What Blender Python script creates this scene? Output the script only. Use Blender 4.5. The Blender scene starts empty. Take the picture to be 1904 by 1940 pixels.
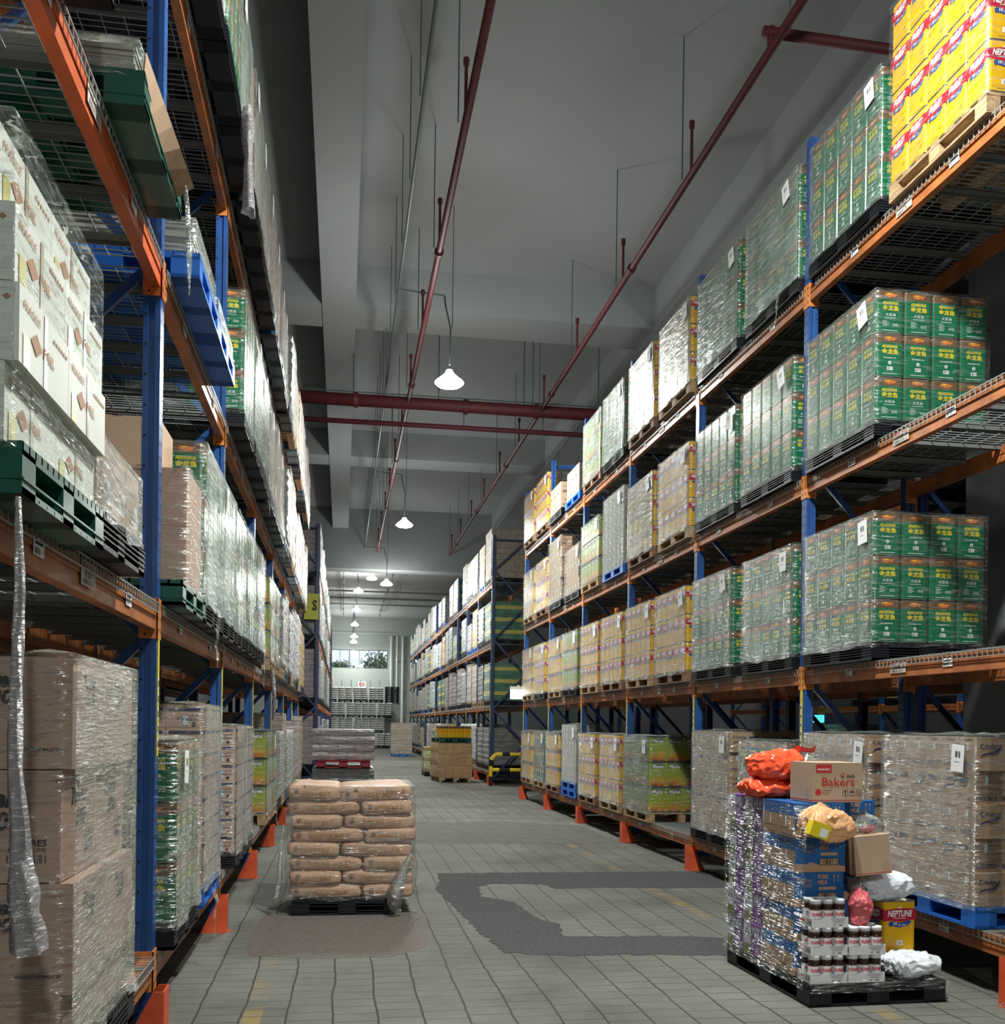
import bpy, bmesh, math, random
from mathutils import Vector, Matrix, noise
from math import sin, cos, pi, radians
random.seed(7)
C = bpy.context.scene.collection

# ------------------------------------------------------------------ camera
F, YAW, ROLL, SY, CAMH = 1918.0, 0.1572, 0.0132, 403.3, 1.5978
fw = Vector((sin(YAW), cos(YAW), 0)); rt = Vector((cos(YAW), -sin(YAW), 0)); up = Vector((0, 0, 1))
Rv = rt*cos(ROLL) + up*sin(ROLL); Uv = up*cos(ROLL) - rt*sin(ROLL)
cd = bpy.data.cameras.new('camera'); cam = bpy.data.objects.new('camera', cd); C.objects.link(cam)
cd.sensor_fit = 'HORIZONTAL'; cd.sensor_width = 36; cd.lens = 36*F/1904; cd.shift_y = SY/1904
cd.clip_start = .05; cd.clip_end = 400
M = Matrix(((Rv.x, Uv.x, -fw.x, 0), (Rv.y, Uv.y, -fw.y, 0), (Rv.z, Uv.z, -fw.z, CAMH), (0, 0, 0, 1)))
cam.matrix_world = M
bpy.context.scene.camera = cam
# ------------------------------------------------------------------ world, exposure
w = bpy.data.worlds.new('sky'); bpy.context.scene.world = w; w.use_nodes = True
bg = w.node_tree.nodes['Background']; bg.inputs[0].default_value = (.80, .88, 1, 1); bg.inputs[1].default_value = 1.3
vs = bpy.context.scene.view_settings
vs.view_transform = 'Standard'; vs.look = 'None'; vs.gamma = 1; vs.exposure = 0.0; vs.use_curve_mapping = False
bpy.context.scene.cycles.transparent_max_bounces = 24
bpy.context.scene.cycles.max_bounces = 8
LAMP_W = 560.0; GLOW = .5
LAMP_COL = (.96, 1.0, .96)
# lamp positions (x, y, z of the diffuser)
LAMPS = [(1.72, -7.6, 7.4), (1.72, 4.9, 7.4), (1.72, 17.1, 7.4), (1.72, 29.6, 7.4), (1.72, 41.6, 7.3),
         (1.25, 46.5, 8.2), (.72, 50.5, 8.1), (.72, 57.5, 7.95), (.70, 64.0, 7.75), (.72, 67.5, 7.3), (.70, 69.5, 7.1)]
ADDED_SIDE_LAMPS = [(9.0, 14.0, 7.4)]  # unseen lamp, added for glints in the background under the right rack
def lamp_light(x, y, z, p):
    l = bpy.data.lights.new('lamp_light', 'AREA'); l.shape = 'DISK'; l.size = .42; l.energy = p; l.color = LAMP_COL
    o = bpy.data.objects.new('lamp_light', l); C.objects.link(o); o.location = (x, y, z - .10)
    l = bpy.data.lights.new('lamp_glow', 'POINT'); l.shadow_soft_size = .2; l.energy = p*GLOW; l.color = LAMP_COL
    o = bpy.data.objects.new('lamp_glow', l); C.objects.link(o); o.location = (x, y, z - .30)
for i, (x, y, z) in enumerate(LAMPS): lamp_light(x, y, z, LAMP_W*(.19 if i > 4 else .8 if i > 2 else 1))
for x, y, z in ADDED_SIDE_LAMPS: lamp_light(x, y, z, LAMP_W*.35)

# ------------------------------------------------------------------ materials
MATS = {}
def mat(name, col, rough=.6, metal=0, emit=0, noise_amt=0, noise_scale=8, bump=0, bscale=40, spec=.5, stretch=(1, 1, 1), trans=0):
    if name in MATS: return MATS[name]
    m = bpy.data.materials.new(name); MATS[name] = m; m.use_nodes = True
    nt = m.node_tree; b = nt.nodes['Principled BSDF']
    b.inputs['Base Color'].default_value = (*col, 1); b.inputs['Roughness'].default_value = rough
    b.inputs['Metallic'].default_value = metal; b.inputs['Specular IOR Level'].default_value = spec
    if trans: b.inputs['Transmission Weight'].default_value = trans
    if emit:
        b.inputs['Emission Color'].default_value = (*col, 1); b.inputs['Emission Strength'].default_value = emit
    if noise_amt or bump:
        tc = nt.nodes.new('ShaderNodeTexCoord'); mp = nt.nodes.new('ShaderNodeMapping'); mp.inputs['Scale'].default_value = stretch
        nt.links.new(tc.outputs['Object'], mp.inputs[0])
    if noise_amt:
        n = nt.nodes.new('ShaderNodeTexNoise'); n.inputs['Scale'].default_value = noise_scale; n.inputs['Detail'].default_value = 6
        nt.links.new(mp.outputs[0], n.inputs['Vector'])
        mr = nt.nodes.new('ShaderNodeMapRange'); mr.inputs[1].default_value = .3; mr.inputs[2].default_value = .7
        mr.inputs[3].default_value = 1-noise_amt; mr.inputs[4].default_value = 1+noise_amt*.5
        nt.links.new(n.outputs['Fac'], mr.inputs[0])
        mx = nt.nodes.new('ShaderNodeVectorMath'); mx.operation = 'SCALE'; mx.inputs[0].default_value = col
        nt.links.new(mr.outputs[0], mx.inputs['Scale']); nt.links.new(mx.outputs[0], b.inputs['Base Color'])
    if bump:
        n = nt.nodes.new('ShaderNodeTexNoise'); n.inputs['Scale'].default_value = bscale; n.inputs['Detail'].default_value = 5
        nt.links.new(mp.outputs[0], n.inputs['Vector'])
        bp = nt.nodes.new('ShaderNodeBump'); bp.inputs['Strength'].default_value = bump; bp.inputs['Distance'].default_value = .01
        nt.links.new(n.outputs['Fac'], bp.inputs['Height']); nt.links.new(bp.outputs[0], b.inputs['Normal'])
    return m

def film_mat(name, haze, gloss=.5, rot=0.12, col=(.78, .84, .80), bstr=.8, scale=5, sz=9, rough=.17, crease_glint=.55):
    """clear stretch film: transparent, with folded glossy streaks and milky haze that also paints in lamp glare"""
    if name in MATS: return MATS[name]
    m = bpy.data.materials.new(name); MATS[name] = m; m.use_nodes = True
    nt = m.node_tree; N = nt.nodes; L = nt.links
    for n in list(N): N.remove(n)
    out = N.new('ShaderNodeOutputMaterial')
    tc = N.new('ShaderNodeTexCoord'); mp = N.new('ShaderNodeMapping'); mp.inputs['Rotation'].default_value = (rot, rot, .3)
    mp.inputs['Scale'].default_value = (1, 1, sz)
    L.new(tc.outputs['Object'], mp.inputs[0])
    n1 = N.new('ShaderNodeTexNoise'); n1.inputs['Scale'].default_value = scale; n1.inputs['Detail'].default_value = 4; n1.inputs['Distortion'].default_value = .6
    L.new(mp.outputs[0], n1.inputs['Vector'])
    n2 = N.new('ShaderNodeTexNoise'); n2.inputs['Scale'].default_value = 2.2; n2.inputs['Detail'].default_value = 2
    L.new(tc.outputs['Object'], n2.inputs['Vector'])
    bp = N.new('ShaderNodeBump'); bp.inputs['Strength'].default_value = bstr; bp.inputs['Distance'].default_value = .035
    L.new(n1.outputs['Fac'], bp.inputs['Height'])
    tr = N.new('ShaderNodeBsdfTransparent'); tr.inputs[0].default_value = (.95, .96, .95, 1)
    gl = N.new('ShaderNodeBsdfGlossy'); gl.inputs['Roughness'].default_value = rough; gl.inputs[0].default_value = (.72, .74, .72, 1)
    L.new(bp.outputs[0], gl.inputs['Normal'])
    df = N.new('ShaderNodeBsdfDiffuse'); df.inputs[0].default_value = (*col, 1)
    mg = N.new('ShaderNodeMixShader'); mg.inputs[0].default_value = gloss
    L.new(df.outputs[0], mg.inputs[1]); L.new(gl.outputs[0], mg.inputs[2])
    r1 = N.new('ShaderNodeMapRange'); r1.inputs[1].default_value = .50; r1.inputs[2].default_value = .70; r1.inputs[3].default_value = 0; r1.inputs[4].default_value = .34
    L.new(n1.outputs['Fac'], r1.inputs[0])
    r2 = N.new('ShaderNodeMapRange'); r2.inputs[1].default_value = .35; r2.inputs[2].default_value = .65; r2.inputs[3].default_value = haze*.7; r2.inputs[4].default_value = haze*1.3
    L.new(n2.outputs['Fac'], r2.inputs[0])
    ad = N.new('ShaderNodeMath'); ad.operation = 'ADD'; ad.use_clamp = True
    # fine sharp creases, the light they catch painted in as white
    mp3 = N.new('ShaderNodeMapping'); mp3.inputs['Rotation'].default_value = (rot*2.2, -rot*1.6, .1); mp3.inputs['Scale'].default_value = (1, 1, 9)
    L.new(tc.outputs['Object'], mp3.inputs[0])
    n3 = N.new('ShaderNodeTexNoise'); n3.inputs['Scale'].default_value = scale*1.7; n3.inputs['Detail'].default_value = 3; n3.inputs['Distortion'].default_value = 1.2
    L.new(mp3.outputs[0], n3.inputs['Vector'])
    r3 = N.new('ShaderNodeMapRange'); r3.inputs[1].default_value = .60; r3.inputs[2].default_value = .66; r3.inputs[3].default_value = 0; r3.inputs[4].default_value = crease_glint
    L.new(n3.outputs['Fac'], r3.inputs[0])
    mcol = N.new('ShaderNodeMix'); mcol.data_type = 'RGBA'; L.new(r3.outputs[0], mcol.inputs[0]); mcol.inputs[6].default_value = (*col, 1); mcol.inputs[7].default_value = (1, 1, 1, 1)
    L.new(mcol.outputs[2], df.inputs[0])
    a3 = N.new('ShaderNodeMath'); a3.operation = 'ADD'; L.new(r1.outputs[0], a3.inputs[0]); L.new(r3.outputs[0], a3.inputs[1])
    L.new(a3.outputs[0], ad.inputs[0]); L.new(r2.outputs[0], ad.inputs[1])
    mx = N.new('ShaderNodeMixShader'); L.new(ad.outputs[0], mx.inputs[0]); L.new(tr.outputs[0], mx.inputs[1]); L.new(mg.outputs[0], mx.inputs[2])
    L.new(mx.outputs[0], out.inputs[0])
    return m

def wrap_mat(name, cols, bw, bh, mortar=(.05, .05, .05), haze=.5, band=None):
    """film-covered load seen from afar: box or tin pattern under milky, streaky film"""
    if name in MATS: return MATS[name]
    m = bpy.data.materials.new(name); MATS[name] = m; m.use_nodes = True
    nt = m.node_tree; N = nt.nodes; L = nt.links; b = N['Principled BSDF']
    tc = N.new('ShaderNodeTexCoord'); sp = N.new('ShaderNodeSeparateXYZ'); L.new(tc.outputs['Object'], sp.inputs[0])
    ad = N.new('ShaderNodeMath'); L.new(sp.outputs[0], ad.inputs[0]); L.new(sp.outputs[1], ad.inputs[1])
    cb = N.new('ShaderNodeCombineXYZ'); L.new(ad.outputs[0], cb.inputs[0]); L.new(sp.outputs[2], cb.inputs[1])
    br = N.new('ShaderNodeTexBrick'); br.inputs['Scale'].default_value = 1; br.inputs['Brick Width'].default_value = bw; br.inputs['Row Height'].default_value = bh
    br.inputs['Mortar Size'].default_value = .006; br.inputs['Color1'].default_value = (*cols[0], 1); br.inputs['Color2'].default_value = (*cols[1], 1)
    br.inputs['Mortar'].default_value = (*mortar, 1); br.offset = .5 if band is None else 0
    L.new(cb.outputs[0], br.inputs['Vector'])
    src = br.outputs['Color']
    if band:
        md = N.new('ShaderNodeMath'); md.operation = 'MODULO'; md.inputs[1].default_value = bh; L.new(sp.outputs[2], md.inputs[0])
        g1 = N.new('ShaderNodeMath'); g1.operation = 'GREATER_THAN'; g1.inputs[1].default_value = bh*band[1]; L.new(md.outputs[0], g1.inputs[0])
        g2 = N.new('ShaderNodeMath'); g2.operation = 'LESS_THAN'; g2.inputs[1].default_value = bh*band[2]; L.new(md.outputs[0], g2.inputs[0])
        mm = N.new('ShaderNodeMath'); mm.operation = 'MULTIPLY'; L.new(g1.outputs[0], mm.inputs[0]); L.new(g2.outputs[0], mm.inputs[1])
        mc = N.new('ShaderNodeMix'); mc.data_type = 'RGBA'; L.new(mm.outputs[0], mc.inputs[0]); L.new(src, mc.inputs[6]); mc.inputs[7].default_value = (*band[0], 1)
        src = mc.outputs[2]
    mp = N.new('ShaderNodeMapping'); mp.inputs['Scale'].default_value = (1, 1, 6); mp.inputs['Rotation'].default_value = (.15, .2, 0); L.new(tc.outputs['Object'], mp.inputs[0])
    n1 = N.new('ShaderNodeTexNoise'); n1.inputs['Scale'].default_value = 5; n1.inputs['Detail'].default_value = 4; n1.inputs['Distortion'].default_value = .7
    L.new(mp.outputs[0], n1.inputs['Vector'])
    mr = N.new('ShaderNodeMapRange'); mr.inputs[1].default_value = .35; mr.inputs[2].default_value = .7; mr.inputs[3].default_value = haze*.35; mr.inputs[4].default_value = haze*1.3
    L.new(n1.outputs['Fac'], mr.inputs[0])
    mc = N.new('ShaderNodeMix'); mc.data_type = 'RGBA'; L.new(mr.outputs[0], mc.inputs[0]); L.new(src, mc.inputs[6]); mc.inputs[7].default_value = (.40, .44, .43, 1)
    L.new(mc.outputs[2], b.inputs['Base Color'])
    bp = N.new('ShaderNodeBump'); bp.inputs['Strength'].default_value = .9; bp.inputs['Distance'].default_value = .05; L.new(n1.outputs['Fac'], bp.inputs['Height']); L.new(bp.outputs[0], b.inputs['Normal'])
    b.inputs['Roughness'].default_value = .36; b.inputs['Specular IOR Level'].default_value = .45
    return m

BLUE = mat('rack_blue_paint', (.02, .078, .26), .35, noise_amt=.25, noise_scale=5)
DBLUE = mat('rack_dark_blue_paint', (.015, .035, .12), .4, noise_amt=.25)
ORANGE = mat('beam_orange_paint', (.42, .135, .038), .45, noise_amt=.4, noise_scale=7)
RED_OR = mat('beam_red_orange_paint', (.62, .12, .035), .4, noise_amt=.2)
BRACKET = mat('bracket_orange_paint', (.66, .22, .05), .4, noise_amt=.3, noise_scale=30)
GUARD = mat('guard_orange_red_paint', (.70, .095, .03), .45, noise_amt=.25)
HOLE = mat('black_hole', (.005, .005, .006), .9)
STEEL = mat('galvanised_wire', (.36, .38, .37), .45, .4)
CHAN = mat('galvanised_channel', (.22, .23, .22), .5, .3)
BLACKP = mat('black_plastic', (.012, .013, .017), .42, bump=.2, bscale=60, spec=.25)
GREENP = mat('dark_green_plastic', (.008, .085, .06), .3)
BLUEP = mat('blue_plastic', (.010, .12, .48), .38)
TEALP = mat('teal_blue_plastic', (.02, .07, .12), .35)
REDP = mat('red_plastic', (.30, .015, .03), .4)
WOOD = mat('pallet_wood', (.42, .28, .15), .75, noise_amt=.45, noise_scale=6, stretch=(6, 1, 6))
WOODD = mat('pallet_wood_weathered', (.26, .14, .085), .8, noise_amt=.45, noise_scale=6, stretch=(6, 1, 6))
CARD = mat('brown_cardboard', (.40, .255, .155), .75, noise_amt=.12, noise_scale=3)
CARDL = mat('light_cardboard', (.52, .36, .24), .75, noise_amt=.12, noise_scale=3)
CARDP = mat('pinkish_cardboard', (.47, .31, .235), .7, noise_amt=.12, noise_scale=3)
CARDW = mat('white_carton_board', (.72, .73, .66), .55, noise_amt=.1, noise_scale=3)
CARDG = mat('pale_grey_carton_board', (.40, .385, .35), .7, noise_amt=.15)
TAPE = mat('brown_tape', (.33, .20, .10), .3)
INK = mat('black_ink', (.02, .02, .03), .6)
INKB = mat('faded_ink', (.12, .09, .10), .6)
NAVY = mat('navy_ink', (.02, .03, .09), .6)
WHITE = mat('white_print', (.85, .85, .85), .5)
PAPER = mat('white_paper', (.82, .83, .84), .7)
REDINK = mat('red_print', (.55, .03, .03), .5)
TINTOP = mat('tin_plate', (.35, .31, .24), .25, .8)
TINBROWN = mat('tin_brown_band', (.15, .085, .04), .3, .15)
TINGREEN = mat('tin_green', (.0, .125, .052), .25)
TINYEL = mat('yellow_letter_print', (.80, .62, .02), .4)
FISH = mat('fish_orange_print', (.62, .17, .035), .35)
NEPY = mat('tin_yellow', (.70, .385, .004), .25)
NEPR = mat('tin_red_band', (.45, .008, .03), .3)
NEPB = mat('tin_blue_banner', (.02, .06, .26), .3)
SACKK = mat('kraft_paper_sack', (.50, .29, .175), .6, noise_amt=.15, noise_scale=5, bump=.5, bscale=9)
GOLD = mat('gold_brown_ink', (.33, .16, .03), .5)
WSACK = mat('white_woven_sack', (.68, .68, .64), .6, noise_amt=.3, noise_scale=6)

# ------------------------------------------------------------------ mesh building
class MB:
    def __init__(s): s.v = []; s.f = []; s.m = []
    def add(s, vs, fs, mi=0):
        b = len(s.v); s.v += [tuple(p) for p in vs]
        for f in fs: s.f.append([b+i for i in f]); s.m.append(mi)
    def box(s, x0, x1, y0, y1, z0, z1, mi=0):
        if x0 > x1: x0, x1 = x1, x0
        if y0 > y1: y0, y1 = y1, y0
        s.add([(x0,y0,z0),(x1,y0,z0),(x1,y1,z0),(x0,y1,z0),(x0,y0,z1),(x1,y0,z1),(x1,y1,z1),(x0,y1,z1)],
              [(0,3,2,1),(4,5,6,7),(0,1,5,4),(1,2,6,5),(2,3,7,6),(3,0,4,7)], mi)
    def quad(s, pts, mi=0): s.add(pts, [tuple(range(len(pts)))], mi)
    def cyl(s, p0, p1, r, n=10, mi=0, r1=None, caps=True):
        p0 = Vector(p0); p1 = Vector(p1); d = (p1-p0).normalized()
        a = d.orthogonal().normalized(); c = d.cross(a); r1 = r if r1 is None else r1
        vs = []
        for p, rr in ((p0, r), (p1, r1)):
            for i in range(n):
                t = 2*pi*i/n; vs.append(p + a*(cos(t)*rr) + c*(sin(t)*rr))
        fs = [(i, (i+1) % n, n+(i+1) % n, n+i) for i in range(n)]
        if caps: fs += [tuple(range(n))[::-1], tuple(range(n, 2*n))]
        s.add(vs, fs, mi)
    def bar(s, p0, p1, w, h, mi=0):
        """rectangular bar; w across horizontally, h the other way"""
        p0 = Vector(p0); p1 = Vector(p1); d = (p1-p0).normalized()
        ref = Vector((0, 0, 1)) if abs(d.z) < .95 else Vector((1, 0, 0))
        a = d.cross(ref).normalized()*w/2; c = a.cross(d).normalized()*h/2
        vs = [p+q for p in (p0, p1) for q in (-a-c, a-c, a+c, -a+c)]
        s.add(vs, [(0,1,2,3)[::-1],(4,5,6,7),(0,1,5,4),(1,2,6,5),(2,3,7,6),(3,0,4,7)], mi)
    def tube(s, pts, r, n=8, mi=0):
        for a, b in zip(pts[:-1], pts[1:]): s.cyl(a, b, r, n, mi)
    def lathe(s, prof, n=16, mi=0, c=(0, 0)):
        vs = []
        for r, z in prof:
            for i in range(n): vs.append((c[0]+r*cos(2*pi*i/n), c[1]+r*sin(2*pi*i/n), z))
        fs = []
        for j in range(len(prof)-1):
            for i in range(n): fs.append((j*n+i, j*n+(i+1) % n, (j+1)*n+(i+1) % n, (j+1)*n+i))
        s.add(vs, fs, mi)
    def rrings(s, w, d, r, rings, n=4):
        """stack of rounded-rectangle rings: rings = [(z, inset, mi_of_band_above)]"""
        def ring(z, ins):
            o = []
            hw, hd = w/2-ins, d/2-ins; rr = max(r-ins, .002)
            for cx, cy, a0 in ((hw-rr, hd-rr, 0), (-hw+rr, hd-rr, 90), (-hw+rr, -hd+rr, 180), (hw-rr, -hd+rr, 270)):
                for k in range(n+1):
                    a = radians(a0+90*k/n); o.append((cx+rr*cos(a), cy+rr*sin(a), z))
            return o
        b = len(s.v); K = 4*(n+1)
        for z, ins, _ in rings: s.v += ring(z, ins)
        for j in range(len(rings)-1):
            for i in range(K):
                s.f.append([b+j*K+i, b+j*K+(i+1) % K, b+(j+1)*K+(i+1) % K, b+(j+1)*K+i]); s.m.append(rings[j][2])
        s.f.append([b+i for i in range(K)][::-1]); s.m.append(rings[0][2])
        s.f.append([b+(len(rings)-1)*K+i for i in range(K)]); s.m.append(rings[-1][2])
    def mesh(s, name, mats, smooth=False, bevel=0):
        me = bpy.data.meshes.new(name); me.from_pydata(s.v, [], s.f)
        for m_ in mats: me.materials.append(m_)
        me.polygons.foreach_set('material_index', s.m)
        if smooth: me.polygons.foreach_set('use_smooth', [True]*len(s.f))
        if bevel:
            bm = bmesh.new(); bm.from_mesh(me)
            bmesh.ops.remove_doubles(bm, verts=bm.verts, dist=1e-5)
            bmesh.ops.bevel(bm, geom=[e for e in bm.edges if len(e.link_faces) == 2 and e.calc_face_angle(0) > .5], offset=bevel, segments=2, affect='EDGES', clamp_overlap=True)
            bm.to_mesh(me); bm.free()
        me.update(); return me

def obj(name, me, parent=None, loc=(0, 0, 0), rz=0, rot=None):
    o = bpy.data.objects.new(name, me); C.objects.link(o)
    o.location = loc; o.rotation_euler = rot if rot else (0, 0, rz)
    if parent: o.parent = parent
    return o
def tag(o, label, cat, group=None, kind=None):
    o['label'] = label; o['category'] = cat
    if group: o['group'] = group
    if kind: o['kind'] = kind
    return o
def struct(o):
    o['kind'] = 'structure'; return o
def thing(name, label, cat, loc=(0, 0, 0), rz=0, group=None):
    return tag(obj(name, None, None, loc, rz), label, cat, group)
def dup(o, loc=None, rz=None, parent=None):
    c = o.copy(); C.objects.link(c)
    if parent: c.parent = parent
    if loc is not None: c.location = loc
    if rz is not None: c.rotation_euler = (0, 0, rz)
    for ch in o.children: dup(ch, parent=c)
    return c

_tx = {}
def text2d(s, shear=0, bold=0):
    k = (s, shear, bold)
    if k in _tx: return _tx[k]
    cu = bpy.data.curves.new('t', 'FONT'); cu.body = s; cu.size = 1; cu.resolution_u = 2; cu.shear = shear; cu.offset = bold
    o = bpy.data.objects.new('t', cu); C.objects.link(o)
    bpy.context.view_layer.update()
    me = o.evaluated_get(bpy.context.evaluated_depsgraph_get()).to_mesh()
    vs = [(v.co.x, v.co.y) for v in me.vertices]; fs = [tuple(p.vertices) for p in me.polygons]
    o.to_mesh_clear(); bpy.data.objects.remove(o); bpy.data.curves.remove(cu)
    if not vs: vs, fs = [(0, 0), (1, 0), (1, 1)], []
    x0 = min(v[0] for v in vs); x1 = max(v[0] for v in vs); y0 = min(v[1] for v in vs); y1 = max(v[1] for v in vs)
    vs = [((x-x0)/max(x1-x0, 1e-6), (y-y0)/max(y1-y0, 1e-6)) for x, y in vs]
    _tx[k] = (vs, fs); return _tx[k]
class Face:
    """2D drawing surface on a wall of an object: o origin (lower left), u right, n outward"""
    def __init__(s, mb, o, u, n, off=.0008):
        s.mb = mb; s.o = Vector(o); s.u = Vector(u); s.n = Vector(n); s.off = off
    def p(s, x, y, k=1): q = s.o + s.u*x + s.n*(s.off*k); return (q.x, q.y, q.z+y)
    def rect(s, x0, x1, y0, y1, mi, k=1): s.mb.quad([s.p(x0,y0,k), s.p(x1,y0,k), s.p(x1,y1,k), s.p(x0,y1,k)], mi)
    def poly(s, pts, mi, k=1): s.mb.quad([s.p(x, y, k) for x, y in pts], mi)
    def text(s, t, x0, x1, y0, y1, mi, k=2, shear=0, bold=0):
        vs, fs = text2d(t, shear, bold)
        s.mb.add([s.p(x0+(x1-x0)*a, y0+(y1-y0)*b, k) for a, b in vs], fs, mi)
    def disc(s, cx, cy, r, mi, k=1, n=12): s.poly([(cx+r*cos(2*pi*i/n), cy+r*sin(2*pi*i/n)) for i in range(n)], mi, k)
    def barcode(s, x0, x1, y0, y1, mi, k=2, n=14, rnd=None):
        rn = random.Random(int((x0+y0)*1e4)); w_ = (x1-x0)/n
        for i in range(n):
            if rn.random() < .72: s.rect(x0+i*w_, x0+(i+rn.uniform(.3, .8))*w_, y0, y1, mi, k)
    def frame(s, x0, x1, y0, y1, t, mi, k=2):
        s.rect(x0, x1, y0, y0+t, mi, k); s.rect(x0, x1, y1-t, y1, mi, k); s.rect(x0, x0+t, y0, y1, mi, k); s.rect(x1-t, x1, y0, y1, mi, k)
def faces4(mb, w_, d_, off=.0008):
    hw, hd = w_/2, d_/2
    return [Face(mb, (-hw, -hd, 0), (1, 0, 0), (0, -1, 0), off), Face(mb, (hw, -hd, 0), (0, 1, 0), (1, 0, 0), off),
            Face(mb, (hw, hd, 0), (-1, 0, 0), (0, 1, 0), off), Face(mb, (-hw, hd, 0), (0, -1, 0), (-1, 0, 0), off)]

# ------------------------------------------------------------------ the setting
def paving():
    m = bpy.data.materials.new('paved_concrete'); m.use_nodes = True; nt = m.node_tree; N = nt.nodes; L = nt.links; b = N['Principled BSDF']
    tc = N.new('ShaderNodeTexCoord')
    wn = N.new('ShaderNodeTexNoise'); wn.inputs['Scale'].default_value = 1.3; wn.inputs['Detail'].default_value = 5; L.new(tc.outputs['Object'], wn.inputs['Vector'])
    wv = N.new('ShaderNodeVectorMath'); wv.operation = 'SCALE'; wv.inputs['Scale'].default_value = .06; L.new(wn.outputs['Color'], wv.inputs[0])
    av = N.new('ShaderNodeVectorMath'); L.new(tc.outputs['Object'], av.inputs[0]); L.new(wv.outputs[0], av.inputs[1])
    sp = N.new('ShaderNodeSeparateXYZ'); L.new(av.outputs[0], sp.inputs[0])
    cb = N.new('ShaderNodeCombineXYZ'); L.new(sp.outputs[1], cb.inputs[0]); L.new(sp.outputs[0], cb.inputs[1])
    def brick(wd, ht, ms, off):
        br = N.new('ShaderNodeTexBrick'); br.inputs['Scale'].default_value = 1; br.inputs['Brick Width'].default_value = wd; br.inputs['Row Height'].default_value = ht
        br.inputs['Mortar Size'].default_value = ms; br.inputs['Mortar Smooth'].default_value = .25; br.offset = off; br.offset_frequency = 2
        br.inputs['Color1'].default_value = (.92, .92, .92, 1); br.inputs['Color2'].default_value = (1, 1, 1, 1); br.inputs['Mortar'].default_value = (0, 0, 0, 1); br.inputs['Bias'].default_value = 0
        L.new(cb.outputs[0], br.inputs['Vector']); return br
    b1 = brick(.150, .245, .0050, .37); b2 = brick(40, .245, .0068, 0)
    # cross joints are thin and partly filled with dirt
    cn = N.new('ShaderNodeTexNoise'); cn.inputs['Scale'].default_value = 2.4; cn.inputs['Detail'].default_value = 4; L.new(tc.outputs['Object'], cn.inputs['Vector'])
    cr = N.new('ShaderNodeMapRange'); cr.inputs[1].default_value = .38; cr.inputs[2].default_value = .6; cr.inputs[3].default_value = .35; cr.inputs[4].default_value = .95; L.new(cn.outputs['Fac'], cr.inputs[0])
    m1 = N.new('ShaderNodeMath'); m1.operation = 'MULTIPLY'; L.new(b1.outputs['Fac'], m1.inputs[0]); L.new(cr.outputs[0], m1.inputs[1])
    m2 = N.new('ShaderNodeMath'); m2.operation = 'MULTIPLY'; m2.inputs[1].default_value = .9; L.new(b2.outputs['Fac'], m2.inputs[0])
    mj = N.new('ShaderNodeMath'); mj.operation = 'MAXIMUM'; L.new(m1.outputs[0], mj.inputs[0]); L.new(m2.outputs[0], mj.inputs[1])
    n3 = N.new('ShaderNodeTexNoise'); n3.inputs['Scale'].default_value = .55; n3.inputs['Detail'].default_value = 8; n3.inputs['Roughness'].default_value = .65; L.new(tc.outputs['Object'], n3.inputs['Vector'])
    cr2 = N.new('ShaderNodeValToRGB'); cr2.color_ramp.elements[0].position = .32; cr2.color_ramp.elements[0].color = (.070, .068, .058, 1)
    cr2.color_ramp.elements[1].position = .66; cr2.color_ramp.elements[1].color = (.168, .169, .144, 1); L.new(n3.outputs['Fac'], cr2.inputs[0])
    n4 = N.new('ShaderNodeTexNoise'); n4.inputs['Scale'].default_value = 45; n4.inputs['Detail'].default_value = 3; L.new(tc.outputs['Object'], n4.inputs['Vector'])
    mr = N.new('ShaderNodeMapRange'); mr.inputs[3].default_value = .82; mr.inputs[4].default_value = 1.16; L.new(n4.outputs['Fac'], mr.inputs[0])
    vm = N.new('ShaderNodeVectorMath'); vm.operation = 'SCALE'; L.new(cr2.outputs[0], vm.inputs[0]); L.new(mr.outputs[0], vm.inputs['Scale'])
    # worn yellow lane lines
    so = N.new('ShaderNodeSeparateXYZ'); L.new(tc.outputs['Object'], so.inputs[0])
    last = None
    for cx, hw in ((-.46, .05), (3.05, .05)):
        s_ = N.new('ShaderNodeMath'); s_.operation = 'SUBTRACT'; s_.inputs[1].default_value = cx; L.new(so.outputs[0], s_.inputs[0])
        a_ = N.new('ShaderNodeMath'); a_.operation = 'ABSOLUTE'; L.new(s_.outputs[0], a_.inputs[0])
        l_ = N.new('ShaderNodeMath'); l_.operation = 'LESS_THAN'; l_.inputs[1].default_value = hw; L.new(a_.outputs[0], l_.inputs[0])
        if last:
            q = N.new('ShaderNodeMath'); q.operation = 'MAXIMUM'; L.new(last, q.inputs[0]); L.new(l_.outputs[0], q.inputs[1]); last = q.outputs[0]
        else: last = l_.outputs[0]
    wr = N.new('ShaderNodeMapRange'); wr.inputs[1].default_value = .48; wr.inputs[2].default_value = .66; wr.inputs[3].default_value = 0; wr.inputs[4].default_value = .6; L.new(cn.outputs['Fac'], wr.inputs[0])
    ym = N.new('ShaderNodeMath'); ym.operation = 'MULTIPLY'; L.new(last, ym.inputs[0]); L.new(wr.outputs[0], ym.inputs[1])
    my = N.new('ShaderNodeMix'); my.data_type = 'RGBA'; L.new(ym.outputs[0], my.inputs[0]); L.new(vm.outputs[0], my.inputs[6]); my.inputs[7].default_value = (.30, .20, .04, 1)
    mc = N.new('ShaderNodeMix'); mc.data_type = 'RGBA'; L.new(mj.outputs[0], mc.inputs[0]); L.new(my.outputs[2], mc.inputs[6]); mc.inputs[7].default_value = (.028, .026, .024, 1)
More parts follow.
